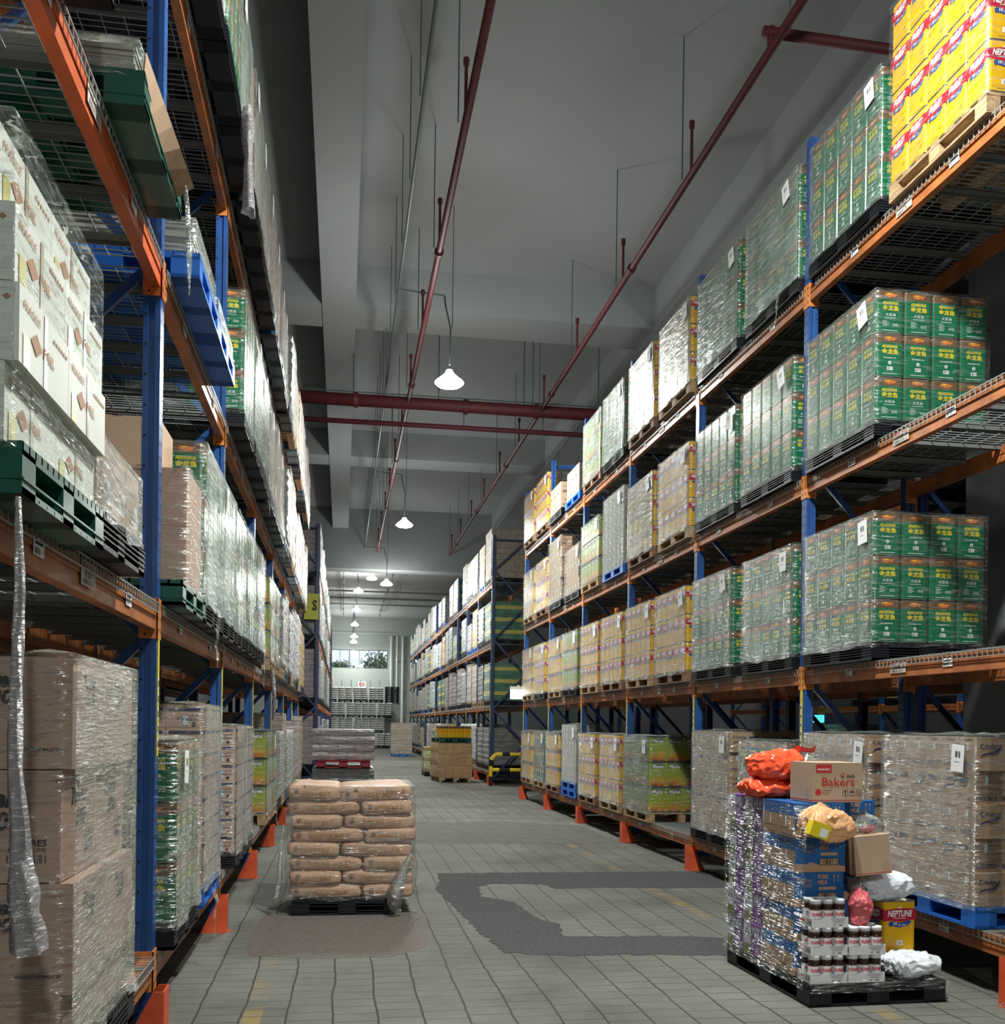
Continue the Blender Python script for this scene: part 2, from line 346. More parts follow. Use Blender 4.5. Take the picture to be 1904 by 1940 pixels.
    L.new(mc.outputs[2], b.inputs['Base Color'])
    b.inputs['Roughness'].default_value = .78; b.inputs['Specular IOR Level'].default_value = .3
    iv = N.new('ShaderNodeMath'); iv.operation = 'SUBTRACT'; iv.inputs[0].default_value = 1; L.new(mj.outputs[0], iv.inputs[1])
    bp = N.new('ShaderNodeBump'); bp.inputs['Strength'].default_value = .5; bp.inputs['Distance'].default_value = .006; L.new(iv.outputs[0], bp.inputs['Height']); L.new(bp.outputs[0], b.inputs['Normal'])
    return m
PAVE = paving()
WALL = mat('grey_wall_paint', (.20, .205, .21), .8, noise_amt=.06, noise_scale=.6)
WALLW = mat('pale_wall_paint', (.44, .48, .45), .8, noise_amt=.05, noise_scale=.6)
CEIL = mat('grey_ceiling_concrete', (.34, .36, .365), .85, noise_amt=.07, noise_scale=.5)
CEILW = mat('pale_ceiling_paint', (.72, .74, .74), .85, noise_amt=.04)
ASPH = mat('dark_worn_concrete', (.072, .068, .072), .9, spec=.15, noise_amt=.3, noise_scale=30, bump=.4, bscale=90)
b = MB(); b.box(-9, 17, -12, 74, -.1, 0); struct(obj('floor', b.mesh('floor', [PAVE])))
def patch(pts, rough, mt, seed, z=.003):
    """irregular outline patch lying in the floor"""
    rn = random.Random(seed); o = []
    for i, (x, y) in enumerate(pts):
        x2, y2 = pts[(i+1) % len(pts)]; n = max(2, int(math.hypot(x2-x, y2-y)/.04))
        for k in range(n):
            t = k/n; j = rough*(1 if k else .5)
            o.append((x+(x2-x)*t+rn.uniform(-j, j), y+(y2-y)*t+rn.uniform(-j, j), z))
    n = len(o); m_ = MB(); m_.add(o + [(x, y, -.01) for x, y, _ in o], [tuple(range(n))] + [(i, n+i, n+(i+1) % n, (i+1) % n) for i in range(n)])
    return m_.mesh('floor_patch', [mt])
PD = mat('darker_paving_stain', (.11, .105, .095), .85, spec=.2, noise_amt=.25, noise_scale=6)
tag(obj('floor_patch', patch([(1.02,10.8),(4.6,10.75),(4.6,9.62),(3.2,9.65),(2.6,9.75),(2.1,9.7),(2.0,10.0),(1.5,10.05),(1.35,9.9),(1.3,9.3),(1.55,9.0),(1.6,8.3),(1.75,7.95),(1.65,7.5),(2.6,7.42),(3.0,7.30),(4.0,7.30),(4.0,6.75),(2.9,6.72),(2.2,6.85),(1.6,6.86),(1.15,7.0),(1.08,7.6),(1.02,8.3),(.95,9.3),(.92,9.8),(1.0,10.2)], .022, ASPH, 3)),
    'dark worn asphalt patch bending through the paved aisle floor', 'floor patch')
tag(obj('floor_patch', patch([(.5,13.6),(3.8,13.4),(3.8,15.8),(2.6,16.6),(1.6,16.4),(.5,16.9)], .012, PD, 4, .0015)), 'dull grey patch across the aisle beyond the sacks', 'floor patch')

BPATCH = mat('brownish_paving_patch', (.135, .115, .10), .8, spec=.2, noise_amt=.2, noise_scale=20)  # flat area slightly browner than the paving
tag(obj('floor_patch', patch([(-.62,7.1),(-.2,6.95),(.35,6.95),(.62,7.25),(.66,7.9),(.72,8.5),(-.6,8.6),(-.66,7.8)], .012, BPATCH, 6, .0015)), 'faint brown patch on the paving around the sack pallet', 'floor patch')
# ceiling: main slab, deep beams, header, pale far bay
ZC, ZB = 10.4, 9.6
b = MB(); b.box(-9, 17, -12, 43, ZC, ZC+.2); struct(obj('ceiling', b.mesh('ceiling', [CEIL])))
b = MB(); b.box(-9, 17, 43, 74, 9.0, 9.2); struct(obj('ceiling', b.mesh('ceiling', [CEILW])))
n = 1
def trim(x0, x1, y0, y1, z0, z1, m_):
    global n
    b_ = MB(); b_.box(x0, x1, y0, y1, z0, z1); struct(obj('trim_%d' % n, b_.mesh('trim', [m_]))); n += 1
for yb in (-2.9, 8.2, 19.3, 30.4): trim(-9, 17, yb+.35, yb+1.5, ZB, ZC, CEIL)
trim(-.48, .16, -12, 42, ZB-.02, ZC, CEIL); trim(6.1, 7.2, -12, 42, ZB-.02, ZC, CEIL)
trim(-.48, 1.5, -12, 8.4, ZC-.25, ZC, CEIL)
trim(.16, 3.9, 31.9, 32.6, ZC-.18, ZC, CEIL)
trim(-9, 17, 42, 43, 7.93, 10.6, CEIL)
# walls
b = MB(); b.box(-9.2, -9, -12, 74, 0, 10.6); struct(obj('wall_left', b.mesh('wall', [WALL])))
b = MB(); b.box(17, 17.2, -12, 74, 0, 10.6); struct(obj('wall_right', b.mesh('wall', [WALL])))
b = MB(); b.box(-9, 17, -12.2, -12, 0, 10.6); struct(obj('wall_back', b.mesh('wall', [WALL])))
b = MB(); b.box(5.32, 5.9, -12, 8.05, 0, 10.4); struct(obj('wall_partition', b.mesh('wall', [WALL])))
WY = 71.5
def wallfar():
    b = MB(); z0, z1 = 5.42, 6.72
    segs = [(-9, -2.2), (3.12, 5.0), (8.6, 17)]
    b.box(-9, 17, WY, WY+.25, 0, z0); b.box(-9, 17, WY, WY+.25, z1, 9.0)
    for a, c in segs: b.box(a, c, WY, WY+.25, z0, z1)
    b.box(-9, 17, WY-.12, WY, 7.75, 7.95)
    struct(obj('wall_far', b.mesh('wall', [WALLW])))
    fr = mat('window_frame_grey', (.12, .13, .14), .5); gl = mat('window_glass', (.9, .95, .95), .02, trans=1)
    for i, (a, c) in enumerate(((-2.2, 3.12), (5.0, 8.6))):
        t = struct(obj('window_%d' % (i+1), None, None, (a, WY, z0)))
        m_ = MB(); w_ = c-a; k = max(2, round(w_/.66))
        m_.box(0, w_, .05, .12, 0, .05); m_.box(0, w_, .05, .12, 1.25, 1.3)
        for j in range(k+1):
            x = w_*j/k; tw = .05 if j % 4 == 0 else .022; m_.box(x-tw, x+tw, .05, .12, 0, 1.3)
        obj('window_frame', m_.mesh('window_frame', [fr]), t)
        m_ = MB(); m_.box(.02, w_-.02, .08, .086, .02, 1.28); obj('window_pane', m_.mesh('window_pane', [gl]), t)
wallfar()
# downpipes on the far wall
pw = mat('white_pipe', (.7, .73, .70), .5)
for i, x in enumerate((3.35, 3.75, 4.15)):
    b = MB(); b.cyl((0, 0, 0), (0, 0, 7.7), .10 if i != 1 else .07, 12)
    for z in (2, 4, 6): b.cyl((0, 0, z), (0, 0, z+.08), .125, 12)
    tag(obj('wall_pipe', b.mesh('pipe', [pw]), None, (x, WY-.22, 0)), 'white wall pipe right of the far window, ' + ('nearest the window', 'middle and thinner', 'outermost')[i], 'pipe', 'downpipes on the far wall')
# sign 10
b = MB(); b.box(0, .62, 0, .02, 0, .5, 0); f = Face(b, (0, 0, 0), (1, 0, 0), (0, -1, 0), .004); f.frame(0, .62, 0, .5, .02, 1); f.text('10', .13, .49, .1, .4, 2, bold=.02)
tag(obj('number_sign', b.mesh('number_sign', [PAPER, CHAN, REDINK]), None, (1.03, WY-.03, 4.05)), 'square white sign with red number 10 on the far wall', 'sign')
# trees outside
LEAF = mat('leaf_green', (.22, .30, .16), .7, noise_amt=.5, noise_scale=3)
BARK = mat('tree_bark', (.10, .07, .05), .9)
def tree(x, y, z, r, label, seed):
    t = thing('tree', label, 'tree', (x, y, 0)); rn = random.Random(seed)
    b_ = MB(); b_.cyl((0, 0, -1), (0, 0, z), .18, 8, 0, .08); obj('trunk', b_.mesh('trunk', [BARK]), t)
    b_ = MB()
    for i in range(900):
        a = rn.uniform(0, 2*pi); ph = rn.uniform(-1, 1); rr = r*(rn.random()**.35)*(1+.25*sin(5*a))
        c = Vector((rr*cos(a)*math.sqrt(1-ph*ph), rr*sin(a)*math.sqrt(1-ph*ph)*.6, z+.75*rr*ph)); s_ = rn.uniform(.06, .16)
        u_ = Vector((rn.uniform(-1, 1), rn.uniform(-1, 1), rn.uniform(-1, 1))).normalized()*s_; v_ = u_.orthogonal().normalized()*s_*.7
        b_.quad([c-u_, c-v_, c+u_, c+v_])
    obj('foliage', b_.mesh('foliage', [LEAF]), t)
tree(-.2, 77.5, 5.5, 1.0, 'low yellowish green tree outside, left part of the window view', 1)
tree(2.7, 76.0, 5.8, 1.35, 'rounded dark tree outside behind the right window panes', 2)
tree(6.8, 76.5, 5.9, 1.5, 'tree outside behind the second window, partly hidden by racking', 3)

# ------------------------------------------------------------------ overhead services
PIPER = mat('dark_red_pipe_paint', (.11, .016, .022), .6)
CONDUIT = mat('grey_green_conduit', (.10, .13, .13), .45, .3)
t = thing('fire_main_pipe', 'thick dark red fire main pipe crossing under the ceiling', 'pipe', (0, 22.2, 8.6))
b = MB(); b.cyl((-6, 0, 0), (16, 0, 0), .135, 20); obj('pipe', b.mesh('pipe', [PIPER], True), t)
for x in (-1.5, .2, 2.6, 4.2, 6.5, 9):
    b = MB(); b.cyl((x-.05, 0, 0), (x+.05, 0, 0), .165, 16); obj('coupling', b.mesh('coupling', [PIPER]), t)
b = MB()
for x in (-1.3, .15, 2.0, 3.9, 4.1, 5.6): b.cyl((x, -.02, .13), (x, -.02, 1.8), .012, 6)
b.bar((-6, -.16, .13), (16, -.16, .13), .02, .02)
obj('hanger_rod', b.mesh('hanger_rod', [CONDUIT]), t)
t = thing('fire_branch_pipe', 'slimmer dark red pipe crossing just below the fire main', 'pipe', (0, 22.5, 8.22))
b = MB(); b.cyl((-6, 0, 0), (16, 0, 0), .055, 14); obj('pipe', b.mesh('pipe', [PIPER], True), t)
b = MB()
for x in (-1.2, 1.0, 2.6, 4.4): b.cyl((x, 0, .05), (x, 0, .4), .01, 6)
obj('hanger_rod', b.mesh('hanger_rod', [CONDUIT]), t)
def sprinkler(x, y0, y1, z, r, label, drops, step):
    t = thing('sprinkler_pipe', label, 'pipe', (x, 0, z), 0, 'sprinkler lines along the aisle')
    b_ = MB(); b_.cyl((0, y0, 0), (0, y1, 0), r, 12)
    yy = y0+1
    while yy < y1: b_.cyl((0, yy-.05, 0), (0, yy+.05, 0), r*1.45, 10); yy += 6
    obj('pipe', b_.mesh('pipe', [PIPER], True), t)
    for yd in drops:
        b_ = MB(); b_.cyl((-.02, yd, 0), (-.02, yd, .55), .02, 8); b_.cyl((-.02, yd, .55), (-.02, yd, .64), .035, 8); obj('sprinkler_riser', b_.mesh('riser', [PIPER, CHAN]), t)
    b_ = MB()
    for yd in drops: b_.cyl((-.09, yd+.15, -.02), (-.09, yd+.15, ZC-z), .008, 5)
    obj('hanger_rod', b_.mesh('hanger_rod', [CONDUIT]), t)
sprinkler(1.33, -10, 41.5, 8.6, .048, 'dark red sprinkler pipe running along the aisle, left one', [8.4+3.15*i for i in range(11)], 3)
sprinkler(4.28, -10, 41.5, 8.6, .048, 'dark red sprinkler pipe running along the aisle, right one', [9.1+3.15*i for i in range(11)], 3)
t = thing('sprinkler_pipe', 'dark red cross pipe overhead at the top right corner', 'pipe', (0, 9.9, 8.78))
b = MB(); b.cyl((4.2, 0, 0), (16, .25, 0), .055, 12); b.cyl((4.28, 0, .05), (4.28, 0, -.2), .04, 10); obj('pipe', b.mesh('pipe', [PIPER], True), t)
# electrical conduit with lamp drops
t = thing('cable_conduit', 'thin grey conduit running along the aisle ceiling', 'conduit', (.84, 0, 8.9))
b = MB(); b.cyl((0, -10, 0), (0, 45.5, -.1), .022, 8)
obj('conduit', b.mesh('conduit', [CONDUIT]), t)
b = MB()
for i in range(26): b.cyl((-.05, -1+1.8*i, -.12), (-.05, -1+1.8*i, ZC-8.9), .007, 5)
obj('hanger_rod', b.mesh('hanger_rod', [CONDUIT]), t)
LAMPM = mat('lamp_diffuser', (1, 1, .97), emit=60)
SHADE = mat('lamp_acrylic_shade', (1, 1, .98), .3, emit=7)
_n = SHADE.node_tree; _t = _n.nodes.new('ShaderNodeBsdfTransparent'); _m = _n.nodes.new('ShaderNodeMixShader'); _m.inputs[0].default_value = .45
_n.links.new(_t.outputs[0], _m.inputs[1]); _n.links.new(_n.nodes['Principled BSDF'].outputs[0], _m.inputs[2]); _n.links.new(_m.outputs[0], _n.nodes['Material Output'].inputs[0])
ordn = ['first', 'second', 'third', 'fourth', 'fifth', 'sixth', 'seventh', 'eighth', 'ninth', 'tenth', 'eleventh', 'twelfth', 'thirteenth', 'fourteenth', 'fifteenth', 'sixteenth', 'seventeenth', 'eighteenth', 'nineteenth', 'twentieth', 'twenty-first', 'twenty-second']
sh = MB(); sh.lathe([(.05, .20), (.07, .15), (.12, .10), (.24, .0), (.25, -.02), (.235, -.02), (.11, .08), (.04, .14)], 24)
sh = sh.mesh('lamp_shade', [SHADE], True)
df = MB(); df.lathe([(.0, .03), (.22, .02), (.24, -.03), (.19, -.07), (.0, -.085)], 24); df = df.mesh('lamp_diffuser', [LAMPM], True)
seen = ['largest lamp, over the middle of the aisle', 'second largest lamp, above the far racking', 'third lamp of the aisle row, just under the header', 'lamp left of the third, under the header',
        'uppermost lamp of the small far row', 'second lamp of the small far row', 'third lamp of the small far row', 'fourth lamp of the small far row', 'lowest lamp of the small far row']
for i, (x, y, z) in enumerate(LAMPS):
    lb = seen[i-2] if i >= 2 else ('lamp over the aisle beside the camera', 'lamp over the aisle behind the camera')[1-i]
    t = thing('high_bay_lamp', 'round white high bay ' + lb, 'lamp', (x, y, z), 0, 'high bay lamps')
    obj('lamp_shade', sh, t); obj('lamp_diffuser', df, t)
    b = MB()
    if y < 43: b.tube([(0, 0, .28), (.01, 0, .9), (-.08, 0, 1.28), (-.1, 0, 1.45), (-.88, 0, 1.5)], .014, 6); b.cyl((.04, 0, .9), (.04, 0, ZC-z-.01), .007, 5)
    else: b.tube([(0, 0, .28), (.02, 0, .45), (-.05, 0, min(8.98-z, .8))], .02, 6); b.cyl((-.05, 0, .45), (-.05, 0, 8.98-z), .014, 5)
    obj('lamp_cable', b.mesh('lamp_cable', [CONDUIT]), t)
for i, (x, y, z) in enumerate(ADDED_SIDE_LAMPS):
    t = thing('high_bay_lamp', 'added high bay lamp over a neighbouring aisle, hidden behind the racks', 'lamp', (x, y, z), 0, 'added lamps over other aisles')
    obj('lamp_shade', sh, t); obj('lamp_diffuser', df, t)
    b = MB(); b.cyl((0, 0, .28), (0, 0, ZC-z-.01), .01, 6); obj('lamp_cable', b.mesh('lamp_cable', [CONDUIT]), t)
# far hall pipes below the pale ceiling
for k, (y, z) in enumerate(((54.5, 8.62), (56.5, 8.5), (59, 8.45))):
    b = MB(); b.cyl((-8, 0, 0), (16, 0, 0), .045, 8)
    for x in range(-6, 14, 3): b.cyl((x, 0, 0), (x, 0, 8.99-z), .015, 5)
    tag(obj('overhead_pipe', b.mesh('pipe', [CHAN]), None, (0, y, z)), 'thin grey pipe under the far pale ceiling, ' + ('upper of three', 'middle of three', 'lower of three')[k], 'pipe', 'pipes under the far ceiling')
for k, x in enumerate((.0, 2.35)):
    b = MB(); b.cyl((0, 43.2, 0), (0, 68, 0), .03, 8)
    for i in range(9): b.cyl((0, 44.5+2.7*i, -.12), (0, 44.5+2.7*i, .29), .03, 6)
    tag(obj('overhead_pipe', b.mesh('pipe', [CHAN]), None, (x, 0, 8.7)), 'sprinkler line with drops under the far ceiling, ' + ('left', 'right')[k], 'pipe', 'sprinkler lines in the far hall')

# ------------------------------------------------------------------ pallet racking
PW, PD_ = .082, .09      # upright width (x) and depth (y)
def upright_mesh(h, s, mt):
    b_ = MB(); x0, x1 = (0, PW) if s > 0 else (-PW, 0)
    y = PD_/2
    # C section with a groove in the face towards the camera
    g0, g1 = x0+.026, x1-.026
    b_.box(x0, x1, -y+.012, y, 0, h); b_.box(x0, g0, -y, -y+.012, 0, h); b_.box(g1, x1, -y, -y+.012, 0, h)
    ax = x0 if s > 0 else x1; nx = -1 if s > 0 else 1
    f = Face(b_, (ax, -nx*0, 0), (0, 1, 0), (nx, 0, 0), .0006)
    z = .12
    while z < h-.05:
        for yy in (-.022, .022): f.rect(yy-.006, yy+.006, z-.009, z+.009, 1)
        z += .075
    bk = x1 if s > 0 else x0
    f = Face(b_, (0, -y, 0), (1, 0, 0), (0, -1, 0), .0006); z = .15
    xx = (x0+.012) if s < 0 else (x1-.012)
    while z < h-.05: f.disc(xx, z, .0065, 1, 1, 8); z += .15
    b_.box(x0-.02, x1+.02, -y-.02, y+.02, 0, .008)
    return b_.mesh('upright', [mt, HOLE])
def beam_mesh(L, s, mt, mtb):
    """beam along +Y between post centres; local origin on the first post centre, aisle face, bracket bottom"""
    b_ = MB(); a = PD_/2
    sx = s
    def bx(x0, x1, *r): b_.box(min(sx*x0, sx*x1), max(sx*x0, sx*x1), *r)
    bx(.008, .056, a+.004, L-a-.004, .045, .165, 0); bx(.001, .008, a+.006, L-a-.006, .112, .165, 0); bx(.004, .008, a+.006, L-a-.006, .045, .10, 0)
    for y0, y1, yf in ((.004, a+.006, a), (L-a-.006, L-.004, L-a)):
        bx(-.006, 0, y0, y1, 0, .20, 1)                       # flange on the aisle face
        ye = (a, a+.006) if y0 < 1 else (L-a-.006, L-a)
        bx(-.006, PW+.003, ye[0], ye[1], 0, .20, 1)
    ye = L-a
    f = Face(b_, (0, 0, 0), (0, 1, 0), (-sx, 0, 0), .0068)
    for yy in (.03, L-.03):
        for zz in (.03, .09, .15): f.rect(yy-.006, yy+.006, zz, zz+.022, 2)
    f = Face(b_, (0, L-a-.006, 0), (sx, 0, 0), (0, -1, 0), .0006)
    f.disc(.055, .022, .006, 2); f.rect(.03, .038, .04, .075, 2)
    return b_.mesh('beam', [mt, mtb, HOLE])
def deck_mesh(L, D, s):
    b_ = MB(); a = PD_/2; y0, y1 = a+.02, L-a-.02
    def X(x): return s*x
    k = 0; r = .0028
    n_ = int((y1-y0)/.052)
    for i in range(n_+1):
        y = y0+(y1-y0)*i/n_
        b_.bar((X(-.012), y, .004), (X(D+.012), y, .004), .0052, .0052)
        b_.bar((X(-.012), y, .004), (X(-.012), y, -.045), .0052, .0052)
    for j in range(9):
        x = -.012 + (D+.02)*j/8
        b_.bar((X(x), y0, .0), (X(x), y1, .0), .0052, .0052)
    b_.bar((X(-.012), y0, -.045), (X(-.012), y1, -.045), .005, .005)
    nb = 6
    for i in range(nb):
        y = y0+(y1-y0)*(i+.5)/nb
        b_.box(min(X(.0), X(D)), max(X(.0), X(D)), y-.028, y+.028, -.006, -.002, 1)
        b_.box(min(X(.06), X(D-.06)), max(X(.06), X(D-.06)), y-.028, y-.024, -.034, -.002, 1); b_.box(min(X(.06), X(D-.06)), max(X(.06), X(D-.06)), y+.024, y+.028, -.034, -.002, 1)
    return b_.mesh('wire_deck', [STEEL, CHAN])
def brace_mesh(D, h, s, mt):
    b_ = MB(); x0, x1 = s*(PW-.01), s*(D-PW+.01)
    z = .18; up_ = True
    b_.bar((x0, 0, .18), (x1, 0, .18), .03, .04)
    while z+.95 < h:
        b_.bar((x0 if up_ else x1, 0, z), (x1 if up_ else x0, 0, z+.9), .03, .045); z += .92; up_ = not up_
    b_.bar((x0 if up_ else x1, 0, z), (x1 if up_ else x0, 0, h-.12), .03, .045); b_.bar((x0, 0, h-.12), (x1, 0, h-.12), .03, .04)
    return b_.mesh('frame_brace', [mt])
LBL = MB(); LBL.box(-.001, 0, 0, .11, 0, .055, 0); f = Face(LBL, (-.001, .11, 0), (0, -1, 0), (-1, 0, 0), .0006); f.barcode(.01, .1, .006, .026, 1); f.rect(.015, .095, .034, .046, 1)
LBLR = LBL.mesh('location_label', [PAPER, INK])
LBL = MB(); LBL.box(0, .001, 0, .11, 0, .055, 0); f = Face(LBL, (.001, 0, 0), (0, 1, 0), (1, 0, 0), .0006); f.barcode(.01, .1, .006, .026, 1); f.rect(.015, .095, .034, .046, 1)
LBLL = LBL.mesh('location_label', [PAPER, INK])
NOT = MB(); NOT.box(-.001, .001, 0, .2, 0, .09, 0)
for sg in (-1, 1):
    f = Face(NOT, (sg*.001, .2 if sg < 0 else 0, 0), (0, -1 if sg < 0 else 1, 0), (sg, 0, 0), .0006)
    f.barcode(.02, .18, .062, .08, 2, n=9); f.barcode(.02, .18, .03, .055, 1, n=24); f.barcode(.02, .18, .006, .024, 1, n=24)
NOTE = NOT.mesh('load_notice', [mat('notice_paper', (.55, .5, .42), .6), INKB, REDINK])
YEL = mat('yellow_strip', (.75, .62, .02), .5)
def strip_mesh(s):
    b_ = MB(); x0 = -.004 if s > 0 else .0
    b_.box(x0, x0+.004, 0, .034, 0, .62, 0)
    f = Face(b_, (x0 if s > 0 else x0+.004, .034 if s > 0 else 0, 0), (0, -1 if s > 0 else 1, 0), (-s, 0, 0), .0006)
    f2 = Face(b_, (x0, 0, 0), (1, 0, 0), (0, -1, 0), .0006)
    for i in range(5):
        f.rect(.006, .028, .03+.075*i, .09+.075*i, 1); f.rect(.009, .025, .045+.075*i, .075+.075*i, 2, 2)
    return b_.mesh('label_strip', [YEL, PAPER, INK])
def rack(name, label, s, Xf, D, ys, lv, h, main=True, deckfrom=0, mt=BLUE, skipdeck=(), first_beam_red=False, group=None):
    t = thing(name, label, 'pallet rack', (Xf, ys[0], 0), 0, group)
    um = upright_mesh(h, s, mt); L_ = ys[2]-ys[1]; bm_ = beam_mesh(L_, s, ORANGE, BRACKET); bm2 = beam_mesh(L_, -s, ORANGE, BRACKET); L0 = ys[1]-ys[0]; bf, bf2 = (bm_, bm2) if abs(L0-L_) < .01 else (beam_mesh(L0, s, ORANGE, BRACKET), beam_mesh(L0, -s, ORANGE, BRACKET))
    br = brace_mesh(D, h, s, mt); dk = deck_mesh(L_, D, s) if main else None
    st = strip_mesh(s); rb = beam_mesh(L_, s, RED_OR, RED_OR)
    for k, y in enumerate(ys):
        u = obj('upright', um, t, (0, y-ys[0], 0)); obj('upright', um, t, (s*(D-PW), y-ys[0], 0))
        obj('frame_brace', br, t, (0, y-ys[0], 0))
        if main: obj('label_strip', st, u, (-.001*s, -.017, 1.42)); 
    for k in range(len(ys)-1):
        y = ys[k]-ys[0]
        for li, z in enumerate(lv):
            red = first_beam_red and k == 0 and li == 2
            f_ = obj('beam', rb if red else (bf if k == 0 else bm_), t, (0, y, z)); obj('beam', bf2 if k == 0 else bm2, t, (s*D, y, z))
            if main:
                obj('wire_deck', dk, t, (s*.0, y, z+.172))
                lm = LBLR if s > 0 else LBLL
                for yy in (.65, 1.95): obj('location_label', lm, f_, (-.0012*s, yy, .085))
                if k % 2 == 0 and li: obj('load_notice', NOTE, f_, (-.003*s, 1.2, .072))
    return t
RYS = [5.36]+[8.183+2.7*k for k in range(0, 6)]; LYS = [5.2415+2.719*k for k in range(-1, 7)]
RL = [.205, 1.932, 3.569, 5.206]; LL = [.258, 2.0, 3.688, 5.427]
rack('pallet_rack', 'near right blue pallet rack with orange beams holding oil tins', 1, 3.895, 1.0, RYS, RL, 6.66)
rack('pallet_rack', 'near left blue pallet rack with orange beams holding wrapped cartons', -1, -.909, 1.0, LYS, LL, 6.9, first_beam_red=True)
FYS = [26.5+2.7*k for k in range(13)]
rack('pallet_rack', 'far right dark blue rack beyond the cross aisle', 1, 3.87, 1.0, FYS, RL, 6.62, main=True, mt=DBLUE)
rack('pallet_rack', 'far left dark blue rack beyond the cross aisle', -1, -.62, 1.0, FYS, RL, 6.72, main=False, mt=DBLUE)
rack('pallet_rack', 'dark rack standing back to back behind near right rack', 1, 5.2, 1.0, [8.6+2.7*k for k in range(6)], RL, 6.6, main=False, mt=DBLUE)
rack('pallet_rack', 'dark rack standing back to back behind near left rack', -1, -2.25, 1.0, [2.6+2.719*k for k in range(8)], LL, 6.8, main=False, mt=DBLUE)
rack('pallet_rack', 'rack across the neighbouring aisle, glimpsed under the right rack', 1, 11.0, 1.0, [6+2.7*k for k in range(9)], [.2, 1.93], 6.6, main=False, mt=BLUE)
# orange column guards
def guard_mesh(s):
    b_ = MB(); h = .27
    b_.box(-.062*s, -.056*s, -.075, .075, 0, h)                     # plate facing the aisle
    for y in (-.075, .07):
        b_.add([(-.056*s, y, .0), (.13*s, y, 0), (-.01*s, y, h), (-.056*s, y, h), (-.056*s, y+.005, .0), (.13*s, y+.005, 0), (-.01*s, y+.005, h), (-.056*s, y+.005, h)],
               [(0,1,2,3),(7,6,5,4),(0,4,5,1),(1,5,6,2),(2,6,7,3),(3,7,4,0)])
    b_.box(-.10*s, -.062*s, -.02, .02, 0, .006); b_.cyl((-.085*s, 0, 0), (-.085*s, 0, .02), .008, 8, 1)
    return b_.mesh('post_guard', [GUARD, CHAN])
gm = {1: guard_mesh(1), -1: guard_mesh(-1)}
for s, ys, X0, lab in ((1, RYS, 3.893, 'near right'), (-1, LYS, -.907, 'near left'), (1, FYS[:4], 3.868, 'far right'), (-1, FYS[:2], -.618, 'far left')):
    for k, y in enumerate(ys):
        tag(obj('post_guard', gm[s], None, (X0-.002*s, y-.02, 0)), 'orange-red steel guard at the foot of the %s upright, %s rack' % ((ordn[k] if k else 'nearest'), lab), 'post guard', 'orange guards at the rack feet')

# ------------------------------------------------------------------ pallets
def pallet_mesh(kind, W=.9, L=1.12, h=.13, mt=None, ribs=3):
    """centre bottom origin; W along x, L along y"""
    b_ = MB(); x0, x1, y0, y1 = -W/2, W/2, -L/2, L/2
    if kind == 'wood':
        for i in range(7):
            y = y0+(L-.09)*i/6; b_.box(x0, x1, y, y+.09, h-.018, h)
        for x in (x0, -.045, x1-.09):
            b_.box(x, x+.09, y0, y1, h-.036, h-.018); b_.box(x, x+.09, y0, y1, 0, .016)
            for y in (y0, -.06, y1-.12): b_.box(x, x+.09, y, y+.12, .016, h-.036)
        return b_.mesh('pallet', [mt or WOOD], bevel=.002)
    # moulded plastic: deck frame, nine feet, bottom frame, grid
    b_.box(x0, x1, y0, y1, h-.034, h-.02)
    n_ = 14
    for i in range(n_+1):
        x = x0+(W-.012)*i/n_; b_.box(x, x+.012, y0, y1, h-.02, h)
    for i in range(17):
        y = y0+(L-.012)*i/16; b_.box(x0, x1, y, y+.012, h-.02, h-.001)
    fw_, fl = W*.16, L*.13
    for x in (x0, -fw_/2, x1-fw_):
        for y in (y0, -fl/2, y1-fl): b_.box(x, x+fw_, y, y+fl, .018, h-.02)
        b_.box(x, x+fw_, y0, y1, 0, .018)
    for y in (y0, -fl/2, y1-fl): b_.box(x0, x1, y, y+fl, 0, .018)
    for i in range(1, 10):
        x = x0+W*i/10; b_.box(x-.004, x+.004, y0, y1, .004, .012)
    for i in range(1, 12):
        y = y0+L*i/12; b_.box(x0, x1, y-.004, y+.004, .004, .012)
    if ribs:
        for k in range(ribs):
            z = .035+(h-.05)*k/ribs
            for y in (y0, y1): b_.box(x0-.004, x1+.004, y-.004, y+.004, z, z+.006)
            for x in (x0, x1): b_.box(x-.004, x+.004, y0-.004, y1+.004, z, z+.006)
    return b_.mesh('pallet', [mt], bevel=.0)
PALS = {}
def pal(kind):
    if kind in PALS: return PALS[kind]
    k = kind.split('/')[0].rstrip('2'); LL_ = .86 if '/L' in kind else 1.12
    mt = {'black': BLACKP, 'green': GREENP, 'blue': BLUEP, 'teal': TEALP, 'red': REDP}.get(k)
    PALS[kind] = pallet_mesh('wood', L=LL_, mt=WOODD if 'wood2' in kind else WOOD) if k == 'wood' else pallet_mesh('pl', L=LL_, mt=mt, h=.13, ribs=4 if k == 'black' else (1 if k == 'green' else 0))
    return PALS[kind]

